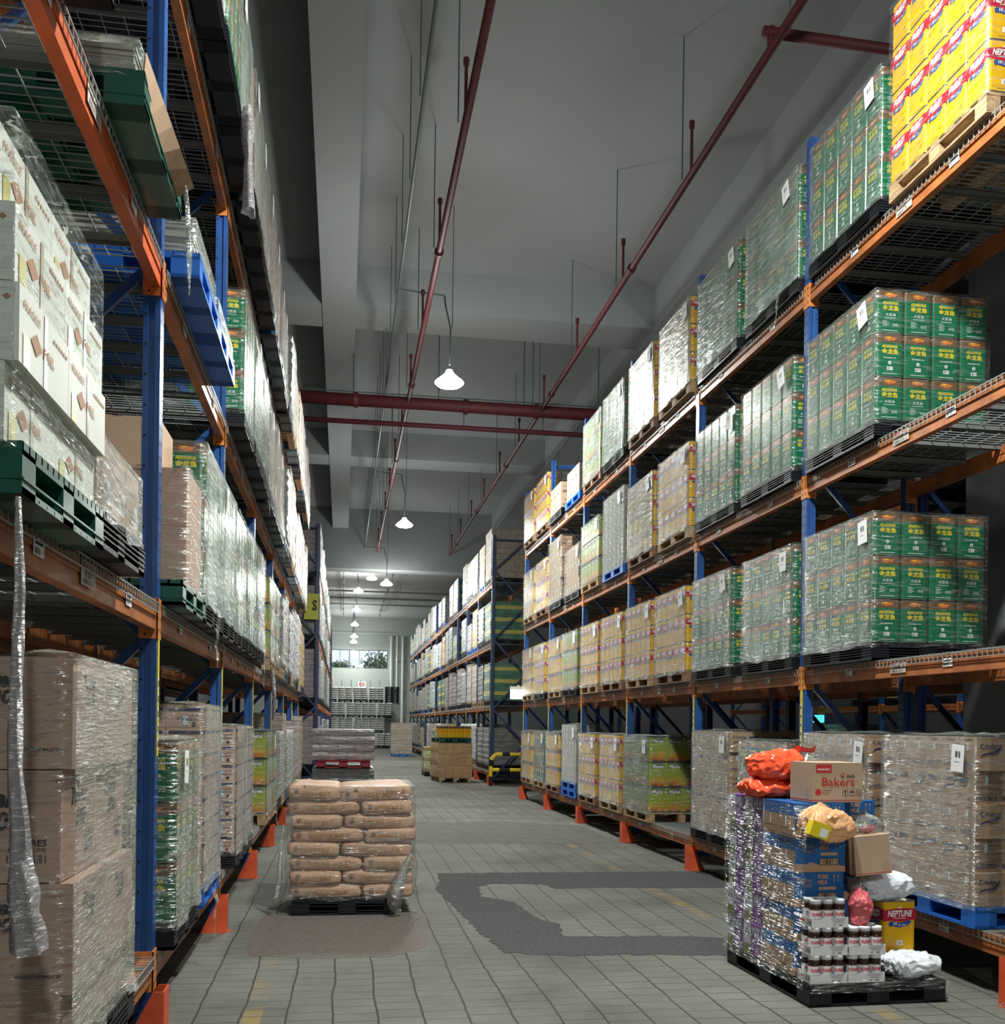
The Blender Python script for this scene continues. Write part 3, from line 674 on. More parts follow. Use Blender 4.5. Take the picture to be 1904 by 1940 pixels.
# ------------------------------------------------------------------ oil tins
TW, TH = .222, .320
def tin_arawana(ver):
    b_ = MB(); mats = [TINBROWN, TINGREEN, TINTOP, FISH, TINYEL, WHITE, NAVY, REDINK]
    b_.rrings(TW, TW, .028, [(0, .006, 2), (.004, 0, 2), (.008, 0, 1), (.252, 0, 0), (.308, 0, 2), (.314, 0, 2), (.3145, .006, 2), (.308, .010, 2)])
    for i, f in enumerate(faces4(b_, TW, TW)):
        f.poly([(.065, .287), (.072, .296), (.10, .299), (.13, .297), (.155, .290), (.168, .298), (.163, .286), (.150, .276), (.140, .266), (.132, .275), (.110, .268), (.098, .262), (.092, .272), (.070, .276)], 3)
        f.poly([(.078, .290), (.10, .294), (.125, .292), (.10, .285)], 4, 2)
        f.text('ARAWANA', .048, .172, .212, .236, 4, bold=.02); f.text('金龙鱼', .046, .176, .168, .207, 4, bold=.02)
        f.rect(.096, .126, .160, .163, 6)
        if (i+ver) % 2 == 0:
            f.text('SOYABEAN OIL', .06, .162, .135, .145, 5, bold=.01); f.disc(.111, .104, .013, 5); f.poly([(.104, .099), (.118, .099), (.111, .111)], 6, 3)
            f.rect(.088, .134, .05, .076, 5); f.barcode(.091, .131, .054, .073, 6, 3, 10)
        else:
            f.text('大豆油', .072, .150, .128, .149, 5); f.rect(.066, .156, .114, .1165, 5)
            for k in range(5): f.rect(.05, .05+.05*(1 if k % 2 else .7), .092-.010*k, .0945-.010*k, 5)
            f.disc(.140, .064, .010, 5); f.disc(.140, .064, .007, 1, 2); f.disc(.164, .064, .010, 5); f.disc(.164, .064, .007, 1, 2)
        f.rect(.05, .17, .022, .025, 5)
        for x in (.014, .208): f.rect(x-.0015, x+.0015, .02, .30, 2)
    return b_.mesh('oil_tin', mats)
def tin_neptune():
    b_ = MB(); mats = [NEPY, TINTOP, NEPR, NEPB, WHITE, INK, REDINK]
    b_.rrings(TW, TW, .024, [(0, .006, 1), (.003, 0, 1), (.007, 0, 0), (.312, 0, 1), (.317, 0, 1), (.3175, .006, 1), (.31, .010, 1)])
    for i, f in enumerate(faces4(b_, TW, TW)):
        f.poly([(.0, .195), (.06, .198), (.111, .190), (.16, .198), (.222, .205), (.222, .270), (.111, .276), (0, .262)], 2)
        f.poly([(.035, .182), (.05, .196), (.111, .186), (.175, .200), (.192, .190), (.178, .180), (.165, .166), (.111, .156), (.06, .166), (.042, .160)], 3, 2)
        f.poly([(.098, .274), (.095, .283), (.104, .279), (.111, .287), (.118, .279), (.127, .283), (.124, .274)], 4, 2)
        if i % 2 == 0: f.text('NEPTUNE', .028, .196, .222, .262, 4, 3, shear=.25, bold=.03)
        else: f.text('海皇牌', .036, .188, .216, .263, 4, 3, shear=.2, bold=.03)
        f.rect(.07, .15, .212, .2155, 4, 3)
        f.text('10', .068, .092, .172, .190, 4, 3, bold=.02); f.text('for Zest!', .100, .158, .166, .180, 4, 3, shear=.3)
        if i % 2 == 0: f.rect(.092, .130, .048, .078, 4); f.barcode(.096, .126, .052, .074, 5, 2, 9)
        else: f.disc(.165, .07, .012, 5); f.disc(.165, .07, .009, 0, 2)
        f.rect(.06, .16, .020, .022, 5)
    return b_.mesh('oil_tin', mats)
def murni_mat():
    m = bpy.data.materials.new('murni_print'); m.use_nodes = True; nt = m.node_tree; N = nt.nodes; L = nt.links; b_ = N['Principled BSDF']
    tc = N.new('ShaderNodeTexCoord'); sp = N.new('ShaderNodeSeparateXYZ'); L.new(tc.outputs['Object'], sp.inputs[0])
    n_ = N.new('ShaderNodeTexNoise'); n_.inputs['Scale'].default_value = 14; n_.inputs['Detail'].default_value = 3; L.new(tc.outputs['Object'], n_.inputs['Vector'])
    a = N.new('ShaderNodeMath'); a.operation = 'MULTIPLY_ADD'; a.inputs[1].default_value = .12; L.new(n_.outputs['Fac'], a.inputs[0]); L.new(sp.outputs[2], a.inputs[2])
    r = N.new('ShaderNodeValToRGB'); e = r.color_ramp.elements
    e[0].position = .06; e[0].color = (.10, .035, .01, 1); e[1].position = .36; e[1].color = (.10, .16, .03, 1)
    x = e.new(.10); x.color = (.55, .16, .01, 1); x = e.new(.15); x.color = (.55, .32, .02, 1); x = e.new(.20); x.color = (.32, .36, .02, 1); x = e.new(.29); x.color = (.28, .36, .04, 1)
    L.new(a.outputs[0], r.inputs[0]); L.new(r.outputs[0], b_.inputs['Base Color']); b_.inputs['Roughness'].default_value = .3
    return m
MURNI = murni_mat()
LIME = mat('tin_lime', (.35, .42, .03), .3)
def tin_murni():
    b_ = MB(); mats = [MURNI, INK, NAVY, WHITE, LIME, CHAN]
    b_.rrings(TW, TW, .024, [(0, .006, 1), (.003, 0, 1), (.010, 0, 0), (.306, 0, 1), (.317, 0, 1), (.3175, .006, 1), (.31, .010, 5)])
    for i, f in enumerate(faces4(b_, TW, TW)):
        f.poly([(.03, .235), (.19, .252), (.196, .285), (.10, .282), (.035, .268)], 2)
        f.text('Murni', .038, .186, .240, .282, 3, 3, shear=.3, bold=.03); f.text('Soya', .10, .145, .283, .294, 3, 3, shear=.3)
        f.rect(0.0, .016, .01, .306, 4); f.rect(.206, .222, .01, .306, 4)
        if i % 2: f.rect(.13, .17, .10, .16, 5)
        f.rect(.05, .12, .212, .216, 3)
    return b_.mesh('oil_tin', mats)
def tin_yellowred():
    b_ = MB(); mats = [NEPY, TINTOP, mat('dull_red_characters', (.42, .04, .02), .5), mat('brown_yellow_print', (.45, .26, .03), .4), TINBROWN]
    b_.rrings(TW, TW, .024, [(0, .006, 1), (.003, 0, 1), (.007, 0, 0), (.25, 0, 4), (.312, 0, 1), (.317, 0, 1), (.3175, .006, 1), (.31, .010, 1)])
    for f in faces4(b_, TW, TW):
        for k, z in enumerate((.19, .135)):
            for j in range(3):
                x = .045+.05*j; f.rect(x, x+.036, z+.036, z+.042, 2); f.rect(x+.004, x+.032, z+.018, z+.023, 2); f.rect(x, x+.036, z, z+.006, 2); f.rect(x+.014, x+.021, z, z+.042, 2)
        f.rect(.06, .16, .08, .09, 3); f.rect(.05, .17, .04, .065, 3)
    return b_.mesh('oil_tin', mats)
TINS = {'green': [tin_arawana(0), tin_arawana(1)], 'nept': [tin_neptune()], 'murni': [tin_murni()], 'yelred': [tin_yellowred()]}
TINL = {'green': 'green Arawana soyabean'.replace('Arawana ', ''), 'nept': 'yellow and red', 'murni': 'lime green flowered', 'yelred': 'yellow tin with red lettering,'}

# ------------------------------------------------------------------ cartons
def carton(w_, l_, h_, mt, deco=None, name='carton', extra=()):
    """w along x, l along y; centre-bottom origin"""
    b_ = MB(); b_.box(-w_/2+.001, w_/2-.001, -l_/2+.001, l_/2-.001, .0005, h_-.0005, 0)
    me_mats = [mt, INK, NAVY, PAPER, TAPE, REDINK, INKB] + list(extra)
    base = MB(); base.v, base.f, base.m = b_.v, b_.f, b_.m
    fs = faces4(b_, w_, l_)
    if deco: deco(fs, w_, l_, h_)
    # tape on top
    b_.quad([(-.025, -l_/2, h_), (.025, -l_/2, h_), (.025, l_/2, h_), (-.025, l_/2, h_)], 4)
    return b_.mesh(name, me_mats)
LBL_BLUE = mat('pale_blue_tag', (.45, .62, .72), .5)
def deco_anchor(fs, w_, l_, h_):
    for i in (0, 1, 2, 3):
        f = fs[i]; W_ = w_ if i % 2 == 0 else l_
        if W_ > .25:
            f.text('Anchor', .06, .15, h_-.07, h_-.04, 2, bold=.03); f.disc(.04, h_-.055, .014, 2); f.disc(.043, h_-.057, .009, 0, 2)
            pts = [(.02, h_-.14), (.04, h_-.105), (.08, h_-.095), (.13, h_-.085), (.165, h_-.045), (.165, h_-.03), (.168, h_-.06), (.14, h_-.098), (.08, h_-.108), (.045, h_-.115)]
            f.poly(pts, 2); f.rect(.20, .29, h_-.075, h_-.045, 2); f.text('Full Cream', .18, .31, .05, .065, 6); f.disc(.29, .03, .010, 2)
        else:
            f.frame(.02, W_-.02, .022, .052, .003, 2); f.barcode(.026, W_-.026, .028, .046, 2, n=18)
            f.rect(W_/2-.011, W_/2+.011, h_-.085, h_-.035, 7)
            if i == 0: f.rect(.02, W_-.02, .075, .112, 3); f.barcode(.03, W_-.03, .082, .106, 1, 3, 20)
            f.rect(.05, W_-.05, h_-.020, h_-.014, 6)
def deco_simple(fs, w_, l_, h_):
    for i, f in enumerate(fs):
        W_ = w_ if i % 2 == 0 else l_
        f.rect(W_*.2, W_*.6, h_*.64, h_*.67, 6); f.frame(W_*.15, W_*.5, h_*.2, h_*.38, .003, 1); f.barcode(W_*.18, W_*.47, h_*.23, h_*.35, 1, n=14)
        if i % 2: f.rect(W_*.6, W_*.85, h_*.15, h_*.5, 3); f.barcode(W_*.62, W_*.83, h_*.2, h_*.4, 1, 3, 10)
def deco_cream(fs, w_, l_, h_):
    for i, f in enumerate(fs):
        W_ = w_ if i % 2 == 0 else l_
        if h_ > .1: f.rect(W_*.08, W_*.92, h_*.72, h_*.86, 2); f.text('UHT', W_*.6, W_*.9, h_*.48, h_*.6, 1); f.text('Cream', W_*.3, W_*.88, h_*.3, h_*.45, 1); f.disc(W_*.75, h_*.14, .013, 1)
        f.rect(W_*.45, W_*.6, h_*.1, h_*.5, 7)
def deco_bleach(fs, w_, l_, h_):
    for i, f in enumerate(fs):
        W_ = w_ if i % 2 == 0 else l_
        f.text('BLEACH', W_-.30, W_-.20, h_-.045, h_-.027, 1, bold=.02); f.text('Power', W_-.32, W_-.125, h_-.115, h_-.055, 1, shear=.25, bold=.04)
        f.text('500', W_-.26, W_-.15, h_-.185, h_-.125, 1, shear=.2, bold=.04)
        f.text('5 LITRES', W_-.15, W_-.04, .112, .132, 1, bold=.02); f.text('NET VOLUME', W_-.15, W_-.042, .094, .107, 1); f.barcode(W_-.155, W_-.04, .06, .086, 2, n=22)
def deco_bleach2(fs, w_, l_, h_):
    for i, f in enumerate(fs):
        W_ = w_ if i % 2 == 0 else l_
        f.text('Power', W_-.32, W_-.155, h_-.095, h_-.045, 1, shear=.25, bold=.04); f.text('500', W_-.28, W_-.17, h_-.145, h_-.10, 1, shear=.2, bold=.04)
        f.text('PRODUCT OF MALAYSIA', W_-.165, W_-.03, .055, .066, 1, bold=.02)
def deco_foil(fs, w_, l_, h_):
    for i, f in enumerate(fs):
        W_ = w_ if i % 2 == 0 else l_
        f.text('FRAGILE', .03, .17, h_-.05, h_-.03, 7, bold=.02); f.poly([(.09, h_*.45), (.14, h_*.6), (.19, h_*.45), (.14, h_*.3)], 7)
        f.text('FOIL', .20, .30, h_*.4, h_*.55, 7, shear=.1, bold=.03); f.rect(.03, .085, .0, h_*.42, 8); f.rect(W_*.46, W_*.52, 0, h_, 9)
        for k in range(6): f.poly([(W_-.16+.024*k, .155), (W_-.15+.024*k, .163), (W_-.14+.024*k, .155), (W_-.15+.024*k, .147)], 7)
FOILO = mat('orange_brown_print', (.42, .20, .10), .6); FOILY = mat('pale_yellow_tape', (.62, .55, .22), .4); FOILT = mat('clear_brown_tape', (.50, .46, .34), .3)
CM = {
 'anchor': carton(.34, .178, .208, CARD, deco_anchor, extra=[LBL_BLUE]),
 'brown': carton(.30, .22, .19, CARD, deco_simple), 'pink': carton(.30, .22, .175, CARDP, deco_simple),
 'grey': carton(.22, .22, .12, CARDG, deco_simple), 'pale': carton(.30, .23, .24, CARDL, deco_simple),
 'cream': carton(.22, .29, .14, CARDP, deco_cream, extra=[LBL_BLUE]),
 'bleach': carton(.43, .44, .343, CARDP, deco_bleach), 'bleach2': carton(.43, .44, .343, CARDP, deco_bleach2), 'bleachlow': carton(.43, .44, .2, CARDP, None),
 'foil': carton(.46, .45, .193, CARDW, deco_foil, extra=[FOILO, FOILY, FOILT]),
 'bigpink': carton(.44, .52, .30, CARDP, None), 'bigbrown': carton(.42, .42, .27, CARDL, None),
 'pad': carton(.84, 1.06, .012, CARDL, None),
}
CD = {'anchor': (.34, .178, .208), 'brown': (.30, .22, .19), 'pink': (.30, .22, .175), 'grey': (.22, .22, .12), 'pale': (.30, .23, .24), 'cream': (.22, .29, .14),
      'bleach': (.43, .44, .343), 'foil': (.46, .45, .193), 'bigpink': (.44, .52, .30), 'bigbrown': (.42, .42, .27)}
CW = {'anchor': 'brown butter carton with dark swoosh', 'brown': 'plain brown carton', 'pink': 'pinkish brown carton', 'grey': 'grey carton', 'pale': 'light brown carton',
      'cream': 'small brown cream carton', 'bleach': 'large bleach carton', 'foil': 'white foil carton', 'bigpink': 'large pinkish carton', 'bigbrown': 'large light carton'}

# ------------------------------------------------------------------ stretch film
FILMS = {
 'clear': film_mat('film_clear', .05, .75, .10, scale=8, sz=10), 'haze': film_mat('film_hazy', .26, .6, .13, scale=9, sz=10, col=(.40, .45, .42), bstr=1.0),
 'cloudy': film_mat('film_cloudy', .46, .32, .06, scale=4, bstr=.6, col=(.40, .46, .43), rough=.28, crease_glint=.15), 'glint': film_mat('film_glinting', .22, .8, .22, scale=10, sz=10, bstr=1.2, rough=.15, col=(.42, .48, .43)),
 'milky': film_mat('film_milky', .40, .55, .5, col=(.42, .42, .33), scale=10, bstr=1.2),
}
FRONT = film_mat('film_front', .025, .8, .10, scale=6, crease_glint=.3); FRONTM = film_mat('film_front_hazy', .07, .75, .2, scale=6, col=(.6, .58, .5))  # clearer front and back; aisle sides carry lamp glare as painted haze
def film_mesh(W, L, z0, z1, style, seed=0, layer=.32, top=False, nz=26, sag=.0, frontfade=None, inset=None):
    rn = random.Random(seed); b_ = MB(); r = .03; pts = []
    hw, hl = W/2+.007, L/2+.007
    ns = 18
    def side(ax, ay, bx, by, nx, ny, n_=ns):
        for i in range(n_):
            t = i/n_; pts.append((ax+(bx-ax)*t, ay+(by-ay)*t, nx, ny, min(t, 1-t)))
    side(-hw, -hl, hw, -hl, 0, -1); side(hw, -hl, hw, hl, 1, 0); side(hw, hl, -hw, hl, 0, 1); side(-hw, hl, -hw, -hl, -1, 0)
    n_ = len(pts); off = Vector((rn.uniform(0, 50), rn.uniform(0, 50), rn.uniform(0, 50)))
    vs = []
    for j in range(nz+1):
        z = z0+(z1-z0)*j/nz
        ph = ((z-max(z0, 0)) % layer)/layer; pinch = math.exp(-((min(ph, 1-ph))/.10)**2)
        flare = .018*max(0, 1-(z-z0)/.12)
        for i, (x, y, nx, ny, e) in enumerate(pts):
            q = Vector((x*1.6, y*1.6, z*7))+off; w1 = noise.noise(q)*.007+noise.noise(q*2.7)*.004
            d = abs(w1)+.002 - pinch*.004*(1 if e > .06 else 0)+flare*(.4+noise.noise(Vector((x*6, y*6, seed)))) + (pinch*.010*max(0, noise.noise(Vector((x*3, y*3, z)))) if e > .1 else pinch*.005)
            zz = z + (noise.noise(Vector((x*4+seed, y*4, 3)))*.035 if j == 0 else 0)
            if e < .03: nx2, ny2 = nx*.5, ny*.5
            else: nx2, ny2 = nx, ny
            vs.append((x+nx2*d, y+ny2*d, zz))
    fs = [(j*n_+i, j*n_+(i+1) % n_, (j+1)*n_+(i+1) % n_, (j+1)*n_+i) for j in range(nz) for i in range(n_)]
    b_.add(vs, fs)
    # top flap folding over the load
    tv = []; K = 4
    for k in range(K+1):
        t = k/K*(1 if top else .12)
        for i, (x, y, nx, ny, e) in enumerate(pts):
            q = noise.noise(Vector((x*5*(1-t), y*5*(1-t), seed+k*.3)))
            tv.append((x*(1-t*.999), y*(1-t*.999), z1+.004+abs(q)*.035*(1 if top else .3)*min(1, k)))
    fs = [(k*n_+i, k*n_+(i+1) % n_, (k+1)*n_+(i+1) % n_, (k+1)*n_+i) for k in range(K) for i in range(n_)]
    b_.add(tv, fs)
    n4 = ns
    for fi, f_ in enumerate(b_.f):
        i = f_[0] % n_
        if fi < nz*n_ and (i < n4 or 2*n4 <= i < 3*n4): b_.m[fi] = 1
    return b_.mesh('stretch_film', [FILMS[style], FILMS[style] if style == 'streak' else FRONTM if style in ('milky', 'cloudy') else FRONT], smooth=True)
PSH = MB(); PSH.box(-.001, .001, -.065, .065, 0, .17, 0)
for sg in (-1, 1):
    f = Face(PSH, (sg*.001, -.05 if sg > 0 else .05, 0), (0, sg, 0), (sg, 0, 0), .0006); f.barcode(.02, .085, .09, .13, 1, n=12); f.rect(.02, .07, .06, .063, 1)
SHEET = PSH.mesh('label_sheet', [PAPER, INK])
def num_sheet(tx):
    b_ = MB(); b_.box(-.055, .055, -.001, 0, 0, .08, 0); tx = tx or ' '; f = Face(b_, (-.055, -.001, 0), (1, 0, 0), (0, -1, 0), .0006); f.text(tx, .035, .075, .015, .065, 1); return b_.mesh('number_sheet', [PAPER, NAVY])

# ------------------------------------------------------------------ loads on pallets
LVN = ['floor level', 'first shelf', 'second shelf', 'top shelf']
PEND = {}
NAMES = {'green': ('green_oil_tin', 'green oil tin'), 'nept': ('yellow_oil_tin', 'yellow oil tin'), 'murni': ('lime_oil_tin', 'lime oil tin'), 'yelred': ('lettered_oil_tin', 'lettered oil tin'),
         'anchor': ('butter_carton', 'butter carton'), 'cream': ('cream_carton', 'cream carton'), 'bleach': ('bleach_carton', 'bleach carton'), 'foil': ('foil_carton', 'foil carton')}
def pend(kind, me, loc, rz, label, group, sc=1):
    nm, cat = NAMES.get(kind, ('carton', 'carton'))
    PEND.setdefault(nm, []).append(((Vector(loc)-Vector((0, 0, 1.6))).length, me, loc, rz, label, group, cat, sc))
def flush():
    for nm, L_ in PEND.items():
        L_.sort(key=lambda a: a[0])
        for d, me, loc, rz, label, group, cat, sc in L_[:295]:
            o = tag(obj(nm, me, None, loc, rz), label, cat, group)
            if sc != 1: o.scale = (sc, sc, sc)
        if len(L_) > 295:
            V = []; Fc = []; Mi = []; mats = []
            for d, me, loc, rz, *_r in L_[295:]:
                sc = _r[-1]; b0 = len(V); T = Matrix.Translation(loc) @ Matrix.Rotation(rz, 4, 'Z') @ Matrix.Scale(sc, 4)
                mi = []
                for m_ in me.materials:
                    if m_ not in mats: mats.append(m_)
                    mi.append(mats.index(m_))
                V += [tuple(T @ v.co) for v in me.vertices]
                for p in me.polygons: Fc.append([b0+i for i in p.vertices]); Mi.append(mi[p.material_index])
            b_ = MB(); b_.v, b_.f, b_.m = V, Fc, Mi
            tag(obj(nm, b_.mesh(nm, mats)), 'remaining far %ss in the most distant rack loads' % L_[0][6], L_[0][6], kind='stuff')
def load(side, lv, k, kind, pallet, film='haze', rows=3, front=1, nY=5, nX=4, seed=None, sheet=True, num=None, y0=None, dx=0, top=None, place=None, stack=1, flaps=True):
    """k: pallet position counted from the camera end of the rack"""
    s = 1 if side == 'R' else -1
    ys = RYS if s > 0 else LYS; bay, slot = divmod(k, 2)
    if s < 0: bay, slot = divmod(k, 3)
    yb = ys[bay]; seed = seed if seed is not None else (k*7+lv*31+(s > 0)*13)
    rn = random.Random(seed)
    deck = (RL if s > 0 else LL)[lv]+.172+.008
    Lp = 1.12 if s > 0 else .86; yc = (yb+.10+Lp/2 if slot == 0 else ys[bay+1]-.13-Lp/2)+rn.uniform(-.02, .02)
    if s < 0: yc = yb+.06+Lp/2+slot*.87; nY = 4; dx += (0, .02, .06, .09)[lv]
    if y0 is not None: yc = y0+Lp/2
    X0 = (3.835 if s > 0 else -.825)+dx+rn.uniform(-.012, .012)     # aisle face
    xc = X0+s*.45
    where = 'pallet %s, %s, %s rack' % (ordn[k] if k else 'nearest', LVN[lv], 'right' if s > 0 else 'left')
    z = deck
    for q in range(stack):
        tag(obj('pallet', pal(pallet+('/L' if s < 0 else '')), None, (xc, yc, z)), ('%s %s under the load at %s' % (pallet.rstrip('2'), 'pallet', where.replace('pallet ', '')))[:110] if stack == 1 else '%s pallet, %s of two, at %s' % (pallet.rstrip('2'), ('lower', 'upper')[q], where.replace('pallet ', '')), 'pallet', 'pallets on the racks'); z += .132
    zb = z
    if kind in TINS:
        ms = TINS[kind]; nm = {'green': 'green oil tin', 'nept': 'yellow oil tin', 'murni': 'lime oil tin', 'yelred': 'yellow tin'}[kind]
        sc = 1 if s > 0 else .962; w_ = (TW+.003)*sc; Wt = w_*nX; Lt = w_*nY
        for r in range(rows):
            for i in range(nX):
                for j in range(nY):
                    if i == 0 or (j == 0 and i < front):
                        x = X0+s*(.005+w_*(i+.5)); y = yc-Lt/2+w_*(j+.5)
                        lay = ['bottom', 'second', 'third', 'fourth'][r] if r < rows-1 else 'top'
                        lab = '%s, %s layer, %s, %s' % (nm, lay, ('aisle side, %s back' % ordn[j] if j else 'aisle front corner') if i == 0 else '%s across the front' % ordn[i], where)
                        pend(kind, ms[(seed+r) % len(ms)], (x, y, zb+r*TH*sc), rn.uniform(-.006, .006), lab, TINGRP[kind], sc)
        Wf, Lf, H = Wt, Lt, rows*TH*sc; xf = X0+s*(.005+Wt/2); lay = TH
    else:
        w_, l_, h_ = CD[kind]; me = CM[kind]; g = .002; w0, l0 = w_, l_; Wm = Lm = 0
        for r in range(rows):
            turn = kind in ('anchor', 'brown', 'pink', 'pale') and r % 2 == 1
            w_, l_ = (l0, w0) if turn else (w0, l0)
            nx = max(1, int(.925/w_)); ny = max(1, int((1.10 if s > 0 else .90)/l_)); Wt = nx*(w_+g); Lt = ny*(l_+g); Wm = max(Wm, Wt); Lm = max(Lm, Lt)
            for i in range(nx):
                for j in range(ny):
                    if i == 0 or (j == 0 and i < front):
                        x = X0+s*(.008+(w_+g)*(i+.5)); y = yc-Lt/2+(l_+g)*(j+.5)
                        lay = ['bottom', 'second', 'third', 'fourth', 'fifth', 'sixth', 'seventh', 'eighth'][r] if r < rows-1 else 'top'
                        lab = '%s, %s layer, %s, %s' % ({'anchor': 'butter carton', 'cream': 'cream carton', 'bleach': 'bleach carton', 'foil': 'white carton'}.get(kind, kind.replace('big', 'large ')+' carton'), lay, ('aisle side, %s back' % ordn[j] if j else 'aisle front corner') if i == 0 else '%s across the front' % ordn[i], where)
                        pend(kind, me, (x, y, zb+r*(h_+.001)), rn.uniform(-.01, .01)+(-pi/2*s if turn else 0), lab, '%s cartons on the racks' % kind.replace('big', 'large '))
        Wf, Lf, H = Wm, Lm, rows*(h_+.001); xf = X0+s*(.008+Wm/2); lay = h_ if h_ > .2 else h_*2
    if film:
        top = (lv == 0) if top is None else top
        fm = tag(obj('stretch_film', film_mesh(Wf+.01, Lf+.01, -.03, H+.004, film, seed, lay, top), None, (xf, yc, zb)), '%s stretch film around the load at %s' % ({'clear': 'clear', 'haze': 'hazy', 'cloudy': 'cloudy', 'glint': 'glinting', 'milky': 'milky'}[film], where.replace('pallet ', '')), 'stretch film', 'stretch film on the racks')
        if sheet: obj('label_sheet', SHEET, fm, (-s*(Wf/2+.03), -Lf/2+.13+rn.uniform(-.03, .05), H-.22), rz=0).rotation_euler = (rn.uniform(-.25, .12), 0, 0)
        if num: obj('number_sheet', num_sheet(num), fm, (-s*(Wf/2-.13), -Lf/2-.03, H-.20), rz=.05)
        if flaps and seed % 3 == 0:
            b_ = MB(); pts = []
            for q in range(9):
                pts.append((-s*.02+noise.noise(Vector((q*.5, seed, 0)))*.03, noise.noise(Vector((seed, q*.5, 0)))*.05, -.045*q))
            for a in range(8):
                w2 = .05*(1-a/9); p, q2 = pts[a], pts[a+1]
                b_.quad([(p[0], p[1]-w2, p[2]), (p[0]+.01, p[1]+w2, p[2]), (q2[0]+.01, q2[1]+w2*.8, q2[2]), (q2[0], q2[1]-w2*.8, q2[2])])
            obj('film_tail', b_.mesh('film_tail', [FILMS['haze']], True), fm, (-s*(Wf/2+.02), -Lf/2+.35, -.02))
    return xf, yc, zb, H
TINGRP = {'green': 'green soyabean oil tins', 'nept': 'yellow and red oil tins', 'murni': 'lime green oil tins', 'yelred': 'yellow tins with red lettering'}
R = 'R'; Lf_ = 'L'
# right rack, position 0 = nearest slot
load(R, 3, 0, 'nept', 'wood', 'clear', rows=4, front=4, sheet=False, y0=5.66, flaps=False)
load(R, 3, 1, 'green', 'black', 'haze', front=4, flaps=False, stack=1)
load(R, 2, 1, 'green', 'black', 'haze', front=4, seed=11, flaps=False)
load(R, 1, 1, 'green', 'black', 'haze', front=4, seed=12, flaps=False)
load(R, 0, 0, 'anchor', 'blue', 'haze', rows=5, front=3, y0=5.66, seed=14)
load(R, 0, 1, 'anchor', 'black', 'haze', rows=5, front=2, seed=16)
load(R, 3, 2, 'green', 'black', 'cloudy', seed=21); load(R, 3, 3, 'green', 'black', 'cloudy')
load(R, 2, 2, 'green', 'black', 'glint', seed=22, flaps=False); load(R, 2, 3, 'green', 'black', 'glint', seed=23, flaps=False)
load(R, 1, 2, 'green', 'black', 'haze', seed=25); load(R, 1, 3, 'green', 'black', 'haze', seed=26)
load(R, 0, 2, 'green', 'black', 'haze', seed=28); load(R, 0, 3, 'anchor', 'black', 'haze', rows=5, front=2, seed=29)
load(R, 3, 4, 'nept', 'wood', 'cloudy', num='11', seed=31, front=2); load(R, 3, 5, 'nept', 'wood2', 'cloudy', seed=32)
load(R, 2, 4, 'nept', 'wood', 'haze', num='4', seed=34, front=2); load(R, 2, 5, 'nept', 'wood2', 'cloudy', seed=35)
load(R, 1, 4, 'nept', 'wood2', 'haze', num='8', seed=37, front=2); load(R, 1, 5, 'nept', 'wood', 'haze', seed=38)
load(R, 0, 5, 'murni', 'wood', 'cloudy', seed=41, front=4, num='')
load(R, 3, 6, 'green', 'black', 'cloudy', seed=42); load(R, 3, 7, 'murni', 'wood2', 'cloudy', seed=43)
load(R, 2, 6, 'grey', 'blue', 'haze', rows=9, seed=44, front=2); load(R, 2, 7, 'murni', 'wood', 'haze', seed=46)
load(R, 1, 6, 'nept', 'wood2', 'haze', num='5', seed=47, front=2); load(R, 1, 7, 'nept', 'wood', 'haze', seed=49)
load(R, 0, 6, 'nept', 'wood', 'haze', seed=50, front=2); load(R, 0, 7, 'nept', 'wood2', 'haze', seed=52)
load(R, 3, 8, 'pale', 'blue', None, rows=2, seed=53); load(R, 3, 9, 'pale', 'black', None, rows=2, seed=54)
load(R, 2, 8, 'brown', 'black', 'haze', rows=4, seed=55); load(R, 2, 9, 'brown', 'black', 'haze', rows=6, seed=56)
load(R, 1, 8, 'murni', 'black', 'haze', seed=58); load(R, 1, 9, 'yelred', 'wood', 'haze', seed=59)
load(R, 0, 8, 'grey', 'blue', 'haze', rows=8, stack=2, seed=61); load(R, 0, 9, 'yelred', 'wood2', 'haze', seed=62)
load(R, 3, 10, 'nept', 'wood2', 'clear', seed=64); load(R, 3, 11, 'nept', 'wood', 'glint', seed=65)
load(R, 2, 10, 'nept', 'wood2', 'haze', seed=67); load(R, 2, 11, 'yelred', 'wood', 'haze', seed=68)
load(R, 1, 10, 'nept', 'black', 'haze', seed=70); load(R, 1, 11, 'yelred', 'wood', 'haze', seed=71)
load(R, 0, 10, 'green', 'wood', 'haze', seed=73); load(R, 0, 11, 'yelred', 'wood', 'haze', seed=74)
